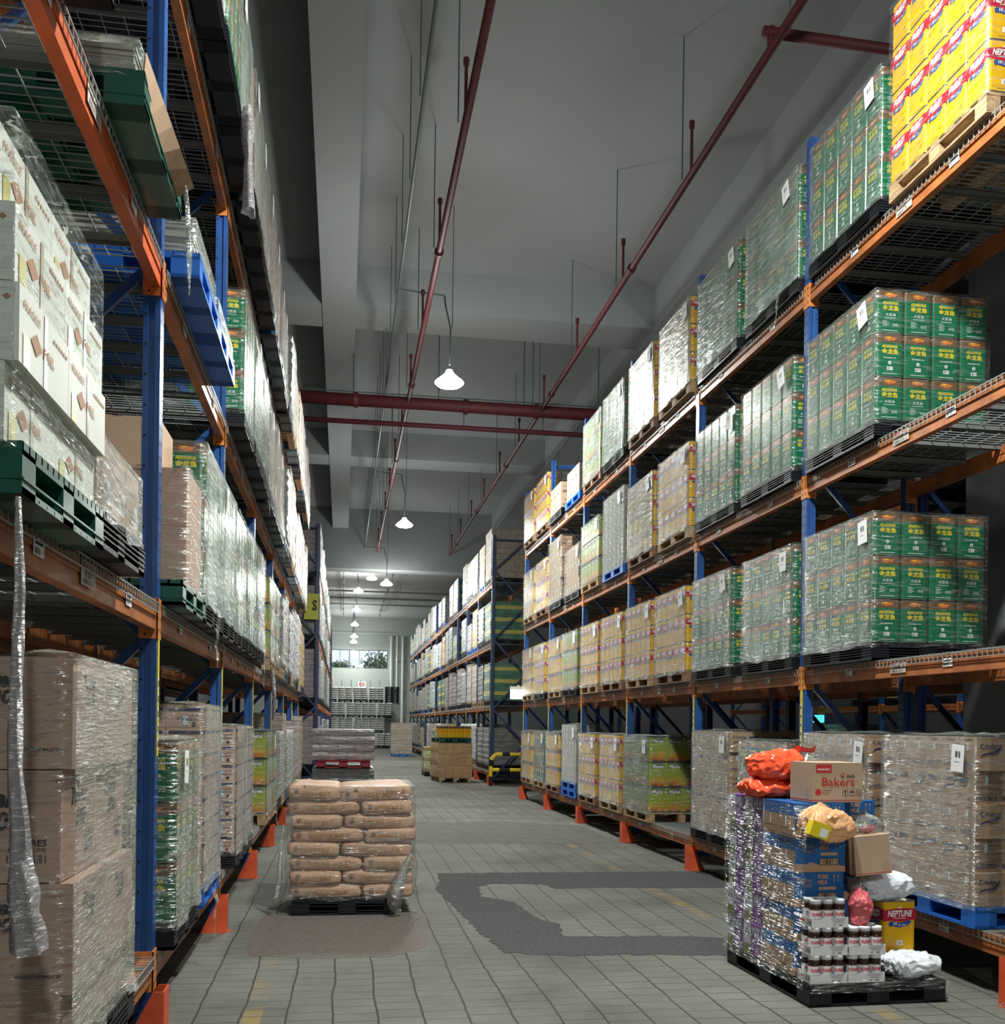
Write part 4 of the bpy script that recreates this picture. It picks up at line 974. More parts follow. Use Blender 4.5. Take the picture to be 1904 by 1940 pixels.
# left rack: three pallets to a bay
load(Lf_, 1, 1, 'pale', 'black', 'haze', rows=1, front=2, seed=81, flaps=False, sheet=False)
load(Lf_, 1, 3, 'bigpink', 'green', 'clear', rows=2, seed=85, front=2, flaps=False, sheet=False)
load(Lf_, 1, 4, 'green', 'black', 'cloudy', seed=87, sheet=False); load(Lf_, 1, 5, 'green', 'black', 'cloudy', seed=88)
load(Lf_, 0, 3, 'green', 'black', 'milky', seed=89, front=2, flaps=False); load(Lf_, 0, 4, 'cream', 'blue', 'milky', rows=8, seed=90, front=2, y0=6.45, sheet=False)
load(Lf_, 2, 6, 'green', 'black', 'glint', seed=91, sheet=False, front=2); load(Lf_, 2, 7, 'green', 'black', 'glint', seed=92); load(Lf_, 2, 8, 'green', 'black', 'glint', seed=93)
load(Lf_, 1, 6, 'green', 'black', 'glint', seed=94, front=2, sheet=False); load(Lf_, 1, 7, 'green', 'black', 'glint', seed=95); load(Lf_, 1, 8, 'green', 'black', 'glint', seed=96)
load(Lf_, 0, 6, 'cream', 'black', 'milky', rows=7, seed=97, front=2, y0=8.2, sheet=False); load(Lf_, 0, 7, 'cream', 'black', 'haze', rows=7, seed=98, front=1, sheet=False)
load(Lf_, 1, 10, 'murni', 'wood', 'haze', seed=99, front=2, sheet=False); load(Lf_, 1, 11, 'murni', 'wood', 'glint', seed=100)
load(Lf_, 0, 10, 'murni', 'wood', 'haze', seed=101, front=2, sheet=False); load(Lf_, 0, 11, 'murni', 'wood', 'glint', seed=102)
load(Lf_, 3, 3, 'brown', 'black', 'haze', rows=3, seed=103, flaps=False); load(Lf_, 3, 4, 'green', 'black', 'glint', seed=104, rows=2, flaps=False); load(Lf_, 3, 5, 'green', 'black', 'cloudy', seed=105, rows=3)
load(Lf_, 3, 6, 'pink', 'black', 'cloudy', rows=5, seed=106); load(Lf_, 3, 7, 'pink', 'black', 'cloudy', rows=5, seed=107); load(Lf_, 3, 8, 'pink', 'black', 'glint', rows=5, seed=108)
load(Lf_, 2, 9, 'pink', 'black', 'glint', rows=5, seed=109); load(Lf_, 2, 10, 'brown', 'black', 'glint', rows=5, seed=110); load(Lf_, 2, 11, 'pink', 'black', 'glint', rows=5, seed=111)
load(Lf_, 3, 9, 'pink', 'teal', 'glint', rows=5, seed=112); load(Lf_, 3, 10, 'brown', 'teal', 'glint', rows=4, seed=113); load(Lf_, 3, 11, 'grey', 'black', 'glint', rows=7, seed=114)
GL = -.80
def put(kind, me, loc, rz, label, group): pend(kind, me, loc, rz, label, group)
# white foil cartons, nearest on the first shelf
zd = LL[1]+.172
tag(obj('pallet', pal('green/L'), None, (-1.235, 3.075, zd-.02)), 'dark green plastic pallet under the white foil cartons', 'pallet', 'pallets on the racks')
for r, dx in enumerate((-.02, .012, 0, -.04)):
    for i in range(2):
        for j in range(2):
            if i == 0 or j == 0:
                put('foil', CM['foil'], (GL+dx-.23-.465*i, 2.62+.225+.452*j, 2.275+r*.1945), 0 if i == 0 else pi,
                    'white foil carton, %s layer, %s, nearest load of left first shelf' % (['bottom', 'second', 'third', 'top'][r], ('aisle side near' if j == 0 else 'aisle side far') if i == 0 else 'inner side'), 'white foil cartons')
fm = tag(obj('stretch_film', film_mesh(.92, .92, -.02, .80, 'clear', 5, .19), None, (GL-.46-.01, 3.075, 2.275)), 'glossy clear film around the white foil cartons', 'stretch film', 'stretch film on the racks')
# carton on top of the pinkish cartons
put('x', CM['bigbrown'], (-1.165, 5.68, 2.90), 0, 'open light brown carton on top of the large pinkish cartons behind the post', 'light brown cartons')
# bleach cartons at floor level
tag(obj('pallet', pal('black/L'), None, (-1.24, 3.70, LL[0]+.172+.006)), 'black pallet under the bleach cartons at the lower left', 'pallet', 'pallets on the racks')
zt = [.55, .752, 1.098, 1.444]
for r in range(4):
    dx = (-.012, .02, -.018, .012)[r]
    for i in range(2):
        for j in range(2):
            if i == 0 or j == 0:
                put('bleach', CM['bleachlow'] if r == 0 else CM['bleach2' if r in (1, 3) else 'bleach'], (GL+dx-.24-.435*i, 3.26+.222+.445*j, zt[r]+(.012 if r == 0 else 0)), 0,
                    'large bleach carton, %s layer, %s of the lower left stack' % (['bottom', 'second', 'third', 'top'][r], ('aisle side near' if j == 0 else 'aisle side far') if i == 0 else 'inner corner'), 'bleach cartons')
tag(obj('stretch_film', film_mesh(.92, .93, 0, 1.245, 'milky', 9, .345, True), None, (GL-.465, 3.705, .55)), 'wrinkled milky film around the bleach cartons', 'stretch film', 'stretch film on the racks')
# flattened cardboard on pallets, second shelf left
SHEETM = CM['pad']
for q, (yc, col, n_, zoff) in enumerate(((4.33, 'green', 9, 0), (5.80, 'blue', 14, 0))):
    z = LL[2]+.176
    tag(obj('pallet', pal(col+'/L'), None, (-1.20, yc, z)), '%s plastic pallet with flat cardboard on left second shelf' % col, 'pallet', 'pallets on the racks')
    b = MB(); b.box(-.41, .41, -.40, .40, 0, .0105, 0); fl = b.mesh('cardboard_sheet', [CARDG])
    for i in range(n_):
        tag(obj('cardboard_sheet', fl, None, (-1.20+random.uniform(-.006, .006), yc+random.uniform(-.006, .006), z+.134+.0118*i)), 'flat cardboard sheet, %s up in the pile on the %s pallet' % (ordn[i], col), 'cardboard sheet', 'flat cardboard sheets')
    tag(obj('stretch_film', film_mesh(.84, .82, -.03, .012*n_+.01, 'haze', 30+q, .1, False), None, (-1.20, yc, z+.134)), 'loose film over the flat cardboard on the %s pallet' % col, 'stretch film', 'stretch film on the racks')
b = MB()
for i in range(6):
    a = i/6; b.quad([(0, -.42+.12*i, 0), (0, -.30+.12*i, 0), (.03+.012*i, -.30+.12*i, .16-.02*i), (.03+.012*(i-1), -.42+.12*i, .16-.02*(i-1))])
    b.quad([(-.004, -.42+.12*i, 0), (.026+.012*(i-1), -.42+.12*i, .16-.02*(i-1)), (.026+.012*i, -.30+.12*i, .16-.02*i), (-.004, -.30+.12*i, 0)])
tag(obj('cardboard_flap', b.mesh('cardboard_flap', [CARD]), None, (-.765, 4.33, LL[2]+.20)), 'curved brown cardboard leaning outside the green pallet high on the left', 'cardboard')
tag(obj('pallet', pal('black/L'), None, (-1.20, 2.97, LL[2]+.176)), 'black pallet high at the top left corner', 'pallet', 'pallets on the racks')
b = MB(); b.box(-.42, .42, -.40, .40, 0, .35); tag(obj('wrapped_load', b.mesh('wrapped_load', [wrap_mat('wrap_dark_cards', [(.2, .17, .14), (.16, .14, .12)], .3, .012, haze=.3)]), None, (-1.2, 2.97, LL[2]+.31)), 'stacked dark cardboard on the black pallet at the top left corner', 'load')
tag(obj('pallet', pal('blue/L'), None, (-1.20, 6.64, LL[2]+.176)), 'empty bright blue pallet on the left second shelf', 'pallet', 'pallets on the racks')
tag(obj('stretch_film', film_mesh(.86, .84, 0, .12, 'cloudy', 37, .2, True), None, (-1.20, 6.64, LL[2]+.31)), 'crumpled film lying on the empty blue pallet', 'stretch film', 'stretch film on the racks')

def ribbon(name, pts, w0, style, label, twist=2.0, folds=3, cat='film strip', seed=0, parent=None):
    """hanging gathered strip of film"""
    b_ = MB(); n_ = (len(pts)-1)*8; K = 12; P = [Vector(p) for p in pts]; vs = []
    for i in range(n_+1):
        t = i/n_*(len(P)-1); a = min(int(t), len(P)-2); p = P[a].lerp(P[a+1], t-a); wd = w0[a]+(w0[a+1]-w0[a])*(t-a)
        for k in range(K):
            an = 2*pi*k/K+twist*i/n_; rr = wd*(.55+.45*abs(sin(an*folds/2+seed)))*(1+.35*noise.noise(Vector((k*1.3, i*.35, seed))))
            vs.append((p.x+rr*cos(an)*.55, p.y+rr*sin(an), p.z))
    fs = [(i*K+k, i*K+(k+1) % K, (i+1)*K+(k+1) % K, (i+1)*K+k) for i in range(n_) for k in range(K)]
    b_.add(vs, fs); me = b_.mesh(name, [FILMS[style]], True)
    if parent: return obj(name, me, parent)
    return tag(obj(name, me), label, cat)
FILMS['bunched'] = film_mat('film_bunched', .78, .35, .8, col=(.28, .26, .28), scale=12, bstr=1.3)
ribbon('film_strip', [(-.775, 2.585, 2.13), (-.765, 2.57, 1.9), (-.77, 2.56, 1.55), (-.765, 2.60, 1.25), (-.76, 2.66, 1.02)], [.014, .024, .030, .045, .085], 'bunched', 'long bunched grey film strip hanging at the left edge before the bleach cartons', 1.5, 5)
ribbon('film_strip', [(-.72, 4.55, 4.02), (-.70, 4.62, 3.86), (-.70, 4.68, 3.70), (-.70, 4.70, 3.50)], [.03, .02, .03, .004], 'haze', 'thin film strands dangling from the green pallet high on the left')
ribbon('film_strip', [(-.68, 7.0, 5.72), (-.67, 6.98, 5.62), (-.67, 6.98, 5.35), (-.66, 7.0, 5.02)], [.06, .09, .05, .09], 'bunched', 'crumpled film curtain hanging high beside the second left post')
ribbon('film_strip', [(-.80, 11.8, 2.22), (-.76, 11.75, 1.9), (-.77, 11.8, 1.62)], [.03, .05, .03], 'bunched', 'grey film strip hanging under the lime tins on the left')

# ------------------------------------------------------------------ film-wrapped loads in the distance
WK = {
 'card': wrap_mat('wrap_cartons', [(.42, .29, .19), (.36, .25, .17)], .25, .16, haze=.45),
 'pink': wrap_mat('wrap_pink_cartons', [(.36, .27, .28), (.30, .22, .24)], .30, .14, haze=.45),
 'white': wrap_mat('wrap_white', [(.42, .43, .43), (.33, .34, .35)], .4, .13, haze=.6),
 'green': wrap_mat('wrap_green_tins', [(.01, .16, .07), (.01, .13, .06)], .225, .325, haze=.22, band=((.50, .42, .03), .45, .75)),
 'yellow': wrap_mat('wrap_yellow_tins', [(.62, .40, .03), (.56, .36, .03)], .225, .325, haze=.35, band=((.35, .02, .04), .6, .82)),
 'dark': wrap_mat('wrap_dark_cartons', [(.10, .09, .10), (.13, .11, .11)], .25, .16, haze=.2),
 'orange': wrap_mat('wrap_orange_tins', [(.60, .30, .09), (.50, .25, .09)], .225, .325, mortar=(.2, .1, .03), haze=.30),
 'lime': wrap_mat('wrap_lime_tins', [(.35, .38, .06), (.3, .35, .05)], .225, .325, haze=.35, band=((.4, .2, .02), .1, .35)),
}
WT = {'card': 'brown carton', 'pink': 'mauve carton', 'white': 'white sack', 'green': 'green tin', 'yellow': 'yellow tin', 'dark': 'dark carton', 'orange': 'orange tin', 'lime': 'lime tin'}
_wl = {}
def wl_mesh(kind, h, L=1.08, W=.9, bulge=.012):
    k = (kind, round(h, 2), round(L, 2), round(W, 2))
    if k in _wl: return _wl[k]
    b_ = MB(); nz = 14; ns = 10; pts = []
    for (ax, ay, bx, by) in ((-W/2, -L/2, W/2, -L/2), (W/2, -L/2, W/2, L/2), (W/2, L/2, -W/2, L/2), (-W/2, L/2, -W/2, -L/2)):
        for i in range(ns): pts.append((ax+(bx-ax)*i/ns, ay+(by-ay)*i/ns))
    lay = .325 if kind in ('green', 'yellow', 'lime', 'orange') else .14; bl = bulge*(3 if kind == 'white' else 1); sd = len(_wl)
    vs = []
    for j in range(nz+1):
        z = h*j/nz; ph = (z % lay)/lay; pn = abs(sin(pi*ph))
        for x, y in pts:
            f_ = 1+bl*pn*2+.02*noise.noise(Vector((x*3, y*3, z*4+sd))); vs.append((x*f_, y*f_, z))
    n_ = len(pts); b_.add(vs, [(j*n_+i, j*n_+(i+1) % n_, (j+1)*n_+(i+1) % n_, (j+1)*n_+i) for j in range(nz) for i in range(n_)]+[tuple(range(n_))[::-1], tuple(range(nz*n_, nz*n_+n_))])
    _wl[k] = b_.mesh('wrapped_load', [WK[kind]], kind == 'white'); return _wl[k]
def wload(x, y, z, kind, h, where, pallet='black', L=1.08, grp='wrapped loads in the far racks'):
    tag(obj('pallet', pal(pallet), None, (x, y, z)), ('%s pallet under %s' % (pallet.split('/')[0].rstrip('2'), where)), 'pallet', 'pallets in the far racks')
    tag(obj('wrapped_load', wl_mesh(kind, h, L), None, (x, y, z+.133)), 'film-wrapped %s load, %s' % (WT[kind], where), 'wrapped load', grp)
rn = random.Random(5)
LVN2 = ['floor level', 'first shelf', 'second shelf', 'top shelf']
for bay in range(12):
    for slot in range(2):
        for lv in range(4):
            if rn.random() < .06 and bay > 1: continue
            if lv == 3 and (bay, slot) in ((2, 1), (4, 0)): continue
            kind = rn.choice(['card', 'white', 'white', 'pink', 'card', 'white', 'green', 'yellow'])
            h = rn.choice([.8, 1.0, 1.1, 1.2]) if lv else rn.choice([.9, 1.1])
            if bay == 0: kind, h = [('dark', 'dark'), ('green', 'dark'), ('green', 'white'), ('card', 'card')][lv][slot], (1.0 if lv != 3 else (1.3, 1.1)[slot])
            wload(4.32, FYS[bay]+.68+1.27*slot+rn.uniform(-.03, .03), RL[lv]+.18, kind, h, '%s in line, %s, far right rack' % (ordn[bay*2+slot] if bay*2+slot < 22 else 'last', LVN2[lv]), rn.choice(['black', 'black', 'wood', 'blue', 'black']))
for bay in range(8):
    for slot in range(2):
        for lv in range(4):
            kind = rn.choice(['white', 'pink', 'card', 'white']) if bay else 'pink'
            wload(-1.06, FYS[bay]+.68+1.27*slot, RL[lv]+.18, kind, rn.choice([1.0, 1.2]) if bay else 1.25, '%s in line, %s, far left rack' % (ordn[bay*2+slot], LVN2[lv]))
for k in range(12, 21):
    for lv in range(4):
        bay, slot = divmod(k, 3); yc = LYS[bay]+.06+.43+slot*.87
        kind = rn.choice(['pink', 'card', 'white'])
        if k > 17: kind = 'yellow' if lv == 1 else 'card'
        wload(-1.27+(0, .02, .06, .09)[lv], yc, LL[lv]+.18, kind, rn.choice([.9, 1.05, 1.15]), '%s in line, %s, near left rack' % (ordn[k], LVN2[lv]), ('black/L', 'wood/L', 'teal/L')[(k+lv) % 3], L=.84, grp='wrapped loads of the near left rack')
# loads added in the racks behind, to block light and darken the gaps
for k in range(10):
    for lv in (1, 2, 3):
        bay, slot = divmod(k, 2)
        wload(5.75, 8.6+2.7*bay+.7+1.28*slot, RL[lv]+.18, ('dark', 'card')[k % 2], 1.1, '%s in line, %s, added in rack behind near right rack' % (ordn[k], LVN2[lv]), grp='added loads in the rack behind')
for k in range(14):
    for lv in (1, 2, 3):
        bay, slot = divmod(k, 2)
        if bay < 7: wload(-2.8, 2.6+2.719*bay+.7+1.28*slot, LL[lv]+.18, 'dark', 1.1, '%s in line, %s, added in rack behind near left rack' % (ordn[k], LVN2[lv]), grp='added loads in the rack behind')
for k in range(12):
    bay, slot = divmod(k, 2)
    for lv in (0, 1):
        if (k+lv) % 4: wload(11.5, 6+2.7*bay+.7+1.28*slot, (.2, 1.93)[lv]+.18, ('white', 'yellow', 'white', 'card')[k % 4], .8+.2*(k % 3), '%s in line, %s, rack across the neighbouring aisle' % (ordn[k], LVN2[lv]), grp='loads across the neighbouring aisle')
# emergency exit sign and lit box
b = MB(); b.box(-.16, .16, -.02, .02, 0, .17, 0); f = Face(b, (-.16, -.02, 0), (1, 0, 0), (0, -1, 0), .002); f.text('EXIT', .04, .28, .04, .13, 1, bold=.03)
tag(obj('exit_sign', b.mesh('exit_sign', [mat('exit_sign_glow', (.05, .75, .70), emit=2.5), WHITE]), None, (10.86, 22.0, 1.75)), 'glowing green-blue exit sign glimpsed under the right rack', 'exit sign')
b = MB(); b.cyl((0, 0, .22), (0, 0, .5), .012, 8); rod = b.mesh('bracket', [CHAN])
t = thing('light_box', 'white lit box light at the corner of the cross aisle', 'light', (3.79, 21.80, 2.17))
b = MB(); b.box(-.16, .16, -.06, .06, 0, .20); obj('lit_panel', b.mesh('lit_panel', [mat('lit_white_panel', (1, .98, .92), emit=6)]), t)
b = MB(); b.box(-.18, .18, -.07, .07, .202, .27); b.box(-.02, .02, -.02, .02, .27, .30); obj('cover', b.mesh('cover', [mat('cream_cover', (.6, .58, .48), .5)]), t)
# yellow aisle sign
b = MB(); b.box(0, .37, -.01, .01, 0, .66, 0); f = Face(b, (0, -.01, 0), (1, 0, 0), (0, -1, 0), .002); f.text('S', .20, .33, .22, .50, 1, bold=.04)
tag(obj('aisle_sign', b.mesh('aisle_sign', [mat('yellow_green_sign', (.50, .50, .03), .5), INK]), None, (-1.0, 26.43, 4.24)), 'yellow-green hanging sign with letter S at the end of the left rack', 'sign')
# yellow and black tube barrier at the end of the far right rack
t = thing('end_barrier', 'yellow and black tube barrier guarding the far right rack end', 'barrier', (3.85, 26.15, 0))
BY = mat('barrier_yellow', (.80, .55, .03), .4); BB = mat('barrier_black', (.01, .01, .012), .4)
segs = [((0, 0, 0), (0, 0, .25), 1), ((0, 0, .25), (0, 0, .52), 0), ((0, 0, .52), (0, 0, .68), 1), ((0, 0, .68), (.12, 0, .82), 0), ((.12, 0, .82), (.3, 0, .83), 0), ((.3, 0, .83), (.5, 0, .83), 1), ((.5, 0, .83), (.78, 0, .83), 0), ((.78, 0, .83), (1.0, 0, .83), 1),
        ((.04, 0, .42), (.22, 0, .42), 0), ((.22, 0, .42), (.5, 0, .42), 1), ((.5, 0, .42), (.78, 0, .42), 0), ((.78, 0, .42), (1.0, 0, .42), 1)]
for nm, ids in (('barrier_post', (0, 1, 2, 3)), ('top_rail', (4, 5, 6, 7)), ('lower_rail', (8, 9, 10, 11))):
    b = MB()
    for i in ids: b.cyl(segs[i][0], segs[i][1], .05, 12, segs[i][2])
    obj(nm, b.mesh(nm, [BY, BB], False), t)
b = MB(); b.cyl((1.0, 0, 0), (1.0, 0, .88), .05, 12); obj('barrier_post', b.mesh('barrier_post', [BB]), t)

# ------------------------------------------------------------------ sacks
def blob(a, b_, c, p=.35, n1=26, n2=12, wr=.004, sd=0, q=.6, ez=.8):
    """pillow-like closed shape, half sizes a,b,c"""
    m = MB(); vs = []
    def sg(v, e): return math.copysign(abs(v)**e, v)
    for j in range(n2+1):
        ph = -pi/2+pi*j/n2
        for i in range(n1):
            th = 2*pi*i/n1
            x = a*sg(cos(ph), q)*sg(cos(th), p); y = b_*sg(cos(ph), q)*sg(sin(th), p); z = c*sg(sin(ph), ez)
            w_ = noise.noise(Vector((x*9+sd, y*9, z*14)))*wr*2+noise.noise(Vector((x*28+sd, y*28, z*20)))*wr
            r_ = 1+w_/max(.02, math.sqrt(x*x+y*y+z*z))
            vs.append((x*r_, y*r_, z*r_+c))
    m.add(vs, [(j*n1+i, j*n1+(i+1) % n1, (j+1)*n1+(i+1) % n1, (j+1)*n1+i) for j in range(n2) for i in range(n1)])
    return m
WS = []
for q in range(4):
    WS.append(blob(.235, .42, .069, .4, 18, 8, .006, q).mesh('white_sack', [WSACK], True))
tier = ['bottom', 'second', 'third', 'top']
cols = [0]*4
for ti in range(4):
    xs = [-2.25+(ti % 2)*.45+.99*i for i in range(6)]
    for ci, x in enumerate(xs):
        if x > 3.1: continue
        y = 66.0+(ti % 2)*.05; z = ti*.98
        tag(obj('pallet', pal('black'), None, (x, y, z)), 'black pallet under the %s sack stack from the left, %s tier' % (ordn[ci], tier[ti]), 'pallet', 'pallets of white sacks at the far wall')
        lean = rn.uniform(-.02, .02)
        for L_ in range(6):
            for j in (-1, 1):
                tag(obj('white_sack', WS[rn.randrange(4)], None, (x+j*.232+lean*L_, y-.15, z+.133+L_*.137), rn.uniform(-.04, .04)),
                    'white sack, %s from bottom, %s half, %s stack from left, %s tier' % (ordn[L_], 'left' if j < 0 else 'right', ordn[ci], tier[ti]), 'sack', 'white sacks stacked along the far wall')
# row of stillage rods above the sacks
for i in range(8):
    b = MB(); b.cyl((0, 0, 0), (0, 0, 4.42), .02, 6); tag(obj('steel_rod', b.mesh('steel_rod', [CHAN]), None, (-1.3+.62*i, 67.2, 0)), 'thin upright steel rod above the far sacks, %s from the left' % ordn[i], 'rod', 'rods above the far sacks')
for i in range(8):
    tag(obj('pallet', pal('black'), None, (3.25, 67.6, 2.94+.135*i)), 'empty black pallet, %s of the pile right of the far sacks' % ordn[i], 'pallet', 'empty black pallets by the far sacks')
b = MB(); b.box(-.5, .5, -.5, .5, 0, 2.94); tag(obj('wrapped_load', b.mesh('wrapped_load', [WK['white']]), None, (3.25, 67.6, 0)), 'tall pale load below the black pallets by the far wall', 'wrapped load')

# red pallet stack in the aisle (two wrapped loads, one on the other)
XC, YC = .03, 17.85
for z, h, kind, pk, lb in ((0, .70, 'dark', 'black', 'dark wrapped carton load, lower of two behind the sacks'), (.835, .52, 'pink', 'red', 'mauve wrapped carton load on the red pallet behind the sacks')):
    tag(obj('pallet', pal(pk), None, (XC, YC, z)), ('black pallet at the bottom of the stack behind the sacks', 'dark red pallet between two wrapped loads behind the sacks')[pk == 'red'], 'pallet')
    tag(obj('wrapped_load', wl_mesh(kind, h, 1.0, 1.02), None, (XC, YC, z+.133)), lb, 'wrapped load')
# yellow-tin stack beyond
XC, YC = 3.03, 28.3
tag(obj('pallet', pal('wood'), None, (XC, YC, 0), .12), 'wooden pallet under the stack of yellow tins standing in the far aisle', 'pallet')
tag(obj('wrapped_load', wl_mesh('orange', .95, 1.05, .95), None, (XC, YC, .133), .12), 'film-wrapped orange-yellow tin load standing in the far aisle', 'wrapped load')
tag(obj('pallet', pal('green'), None, (XC, YC, 1.09), .12), 'dark green pallet on top of the yellow tin stack', 'pallet')
for i in range(4):
    for j in range(2):
        a = .12; lx, ly = -.335+.226*i, -.40+.226*j
        pend('yelred', TINS['yelred'][0], (XC+lx*cos(a)-ly*sin(a), YC+lx*sin(a)+ly*cos(a), 1.225), a, 'loose yellow tin on the green pallet, %s from left, %s row' % (ordn[i], ('front', 'rear')[j]), 'loose yellow tins on the green pallet')
XC, YC = 2.85, 49.6
tag(obj('pallet', pal('blue'), None, (XC, YC, 0)), 'blue pallet under the tall carton stack far down the aisle', 'pallet')
tag(obj('wrapped_load', wl_mesh('card', 1.5, 1.05, 1.0), None, (XC, YC, .133)), 'tall wrapped brown carton stack far down the aisle', 'wrapped load')
tag(obj('pallet', pal('black'), None, (2.95, 31.4, 0)), 'black pallet under the lime tins behind the yellow tin stack', 'pallet')
tag(obj('wrapped_load', wl_mesh('lime', .75, 1.0, .9), None, (2.95, 31.4, .133)), 'pale wrapped tin load behind the yellow tin stack', 'wrapped load')

# kraft sacks on the black pallet in the aisle
a0 = -.01; PX, PYc = .065, 9.0
tag(obj('pallet', pallet_mesh('pl', W=.90, L=1.0, mt=BLACKP, ribs=2), None, (PX, PYc, 0), a0), 'black plastic pallet on the aisle floor under the brown paper sacks', 'pallet')
def ksack(a, b_, sd, text):
    m = blob(a, b_, .062, .20, 48, 20, .0045, sd, .30, .55)
    f = Face(m, (-a, -b_-.002, 0), (1, 0, 0), (0, -1, 0), .004)
    if text:
        f.text("GUNUNG MAS 'S'", a*.5, a*1.62, .045, .078, 1, bold=.03)
        if a > .2: f.disc(.075, .075, .020, 2); f.disc(.075, .075, .015, 0, 2); f.disc(.075, .075, .008, 2, 3)
    return m.mesh('paper_sack', [SACKK, GOLD, INKB], True)
KS = {('l', q): ksack(.30, .22, q, True) for q in range(3)}; KS.update({('s', q): ksack(.215, .24, q+5, True) for q in range(3)})
lz = .133
for L_ in range(8):
    wide_left = L_ % 2 == 0; jx = random.uniform(-.015, .02); h = .116
    xl = PX-.49+jx; seq = [('l', .30), ('s', .215)] if wide_left else [('s', .215), ('l', .30)]
    if L_ == 7: seq = [('s', .215), ('l', .28)]
    x = xl
    for si, (k_, hw) in enumerate(seq):
        for row in range(2):
            nm = 'brown paper sack, %s layer, %s %s' % (['bottom', 'second', 'third', 'fourth', 'fifth', 'sixth', 'seventh', 'top'][L_], ('front', 'rear')[row], ('left', 'right')[si])
            o = tag(obj('paper_sack', KS[(k_, (L_+si) % 3)], None, (x+hw, PYc-.25+.49*row, lz), rot=(random.uniform(-.02, .02), random.uniform(-.025, .025) if L_ < 7 else (-.05 if si else .03), random.uniform(-.03, .03))), nm, 'paper sack', 'brown paper sacks on the aisle pallet')
            if L_ == 7: o.scale = (1.02, 1, 1.05)
        x += 2*hw+.008
    lz += h
KF = film_mat('film_tight_streaks', .13, .86, .12, scale=7, sz=12, bstr=1.3, rough=.16, col=(.6, .55, .55), crease_glint=.8)
FILMS['shiny'] = film_mat('film_shiny_bunch', .50, .75, .6, col=(.5, .5, .5), scale=9, bstr=1.3, rough=.16)
FILMS['streak'] = KF
sf = tag(obj('stretch_film', film_mesh(1.05, 1.0, -.02, .92, 'streak', 77, .232), None, (PX+.022, PYc, .15)), 'clear shiny film stretched around the brown paper sacks', 'stretch film')
ribbon('film_tail', [(.50, -.49, .36), (.42, -.53, .20), (.37, -.55, .06), (.36, -.56, -.04), (.38, -.55, -.13)], [.03, .09, .13, .12, .08], 'shiny', '', 1, 5, parent=sf)
ribbon('film_tail', [(.52, -.49, .42), (.55, -.50, .28), (.54, -.52, .12), (.57, -.52, .0)], [.035, .016, .016, .035], 'shiny', '', 1, 3, parent=sf)
ribbon('film_tail', [(-.55, -.48, .60), (-.57, -.49, .40), (-.58, -.50, .16), (-.61, -.50, .0)], [.02, .03, .045, .05], 'shiny', '', 1, 4, parent=sf)

# ------------------------------------------------------------------ mixed pallet at the right
A = radians(2.15)
def W2(lx, ly, z): return (2.661+lx*cos(A)-ly*sin(A), 5.444+lx*sin(A)+ly*cos(A), z)
tag(obj('pallet', pallet_mesh('pl', W=.87, L=1.14, mt=BLACKP, ribs=0), None, W2(.435, .57, 0), A), 'black plastic pallet on the floor carrying mixed groceries at the right', 'pallet')
PURP = mat('purple_milk_print', (.20, .06, .30), .45); MILKB = mat('blue_milk_print', (.012, .115, .36), .4); GREYB = mat('pale_grey_print', (.50, .52, .60), .5); GRASS = mat('olive_grass_print', (.20, .22, .10), .6)
MTN = mat('tan_mountain_print', (.50, .30, .18), .6)
def milk_purple():
    w_, l_, h_ = .40, .258, .203
    b_ = MB(); b_.box(-w_/2+.001, w_/2-.001, -l_/2+.001, l_/2-.001, .0005, h_-.0005, 0)
    for i, f in enumerate(faces4(b_, w_, l_)):
        W_ = w_ if i % 2 == 0 else l_
        f.rect(0, W_*.42, 0, h_, 1); f.rect(0, W_*.42, 0, h_*.32, 2, 2); f.text('MEADOW', W_*.04, W_*.38, h_*.58, h_*.68, 3, 3); f.poly([(W_*.14, h_*.74), (W_*.21, h_*.86), (W_*.28, h_*.74)], 3, 3)
        f.text('MILK', W_*.50, W_*.92, h_*.62, h_*.92, 1, 2, bold=.02); f.text('3.5%', W_*.52, W_*.82, h_*.40, h_*.54, 1, 2); f.barcode(W_*.7, W_*.92, h_*.06, h_*.22, 1, 2)
    return b_.mesh('milk_carton', [PURP, GREYB, GRASS, NAVY])
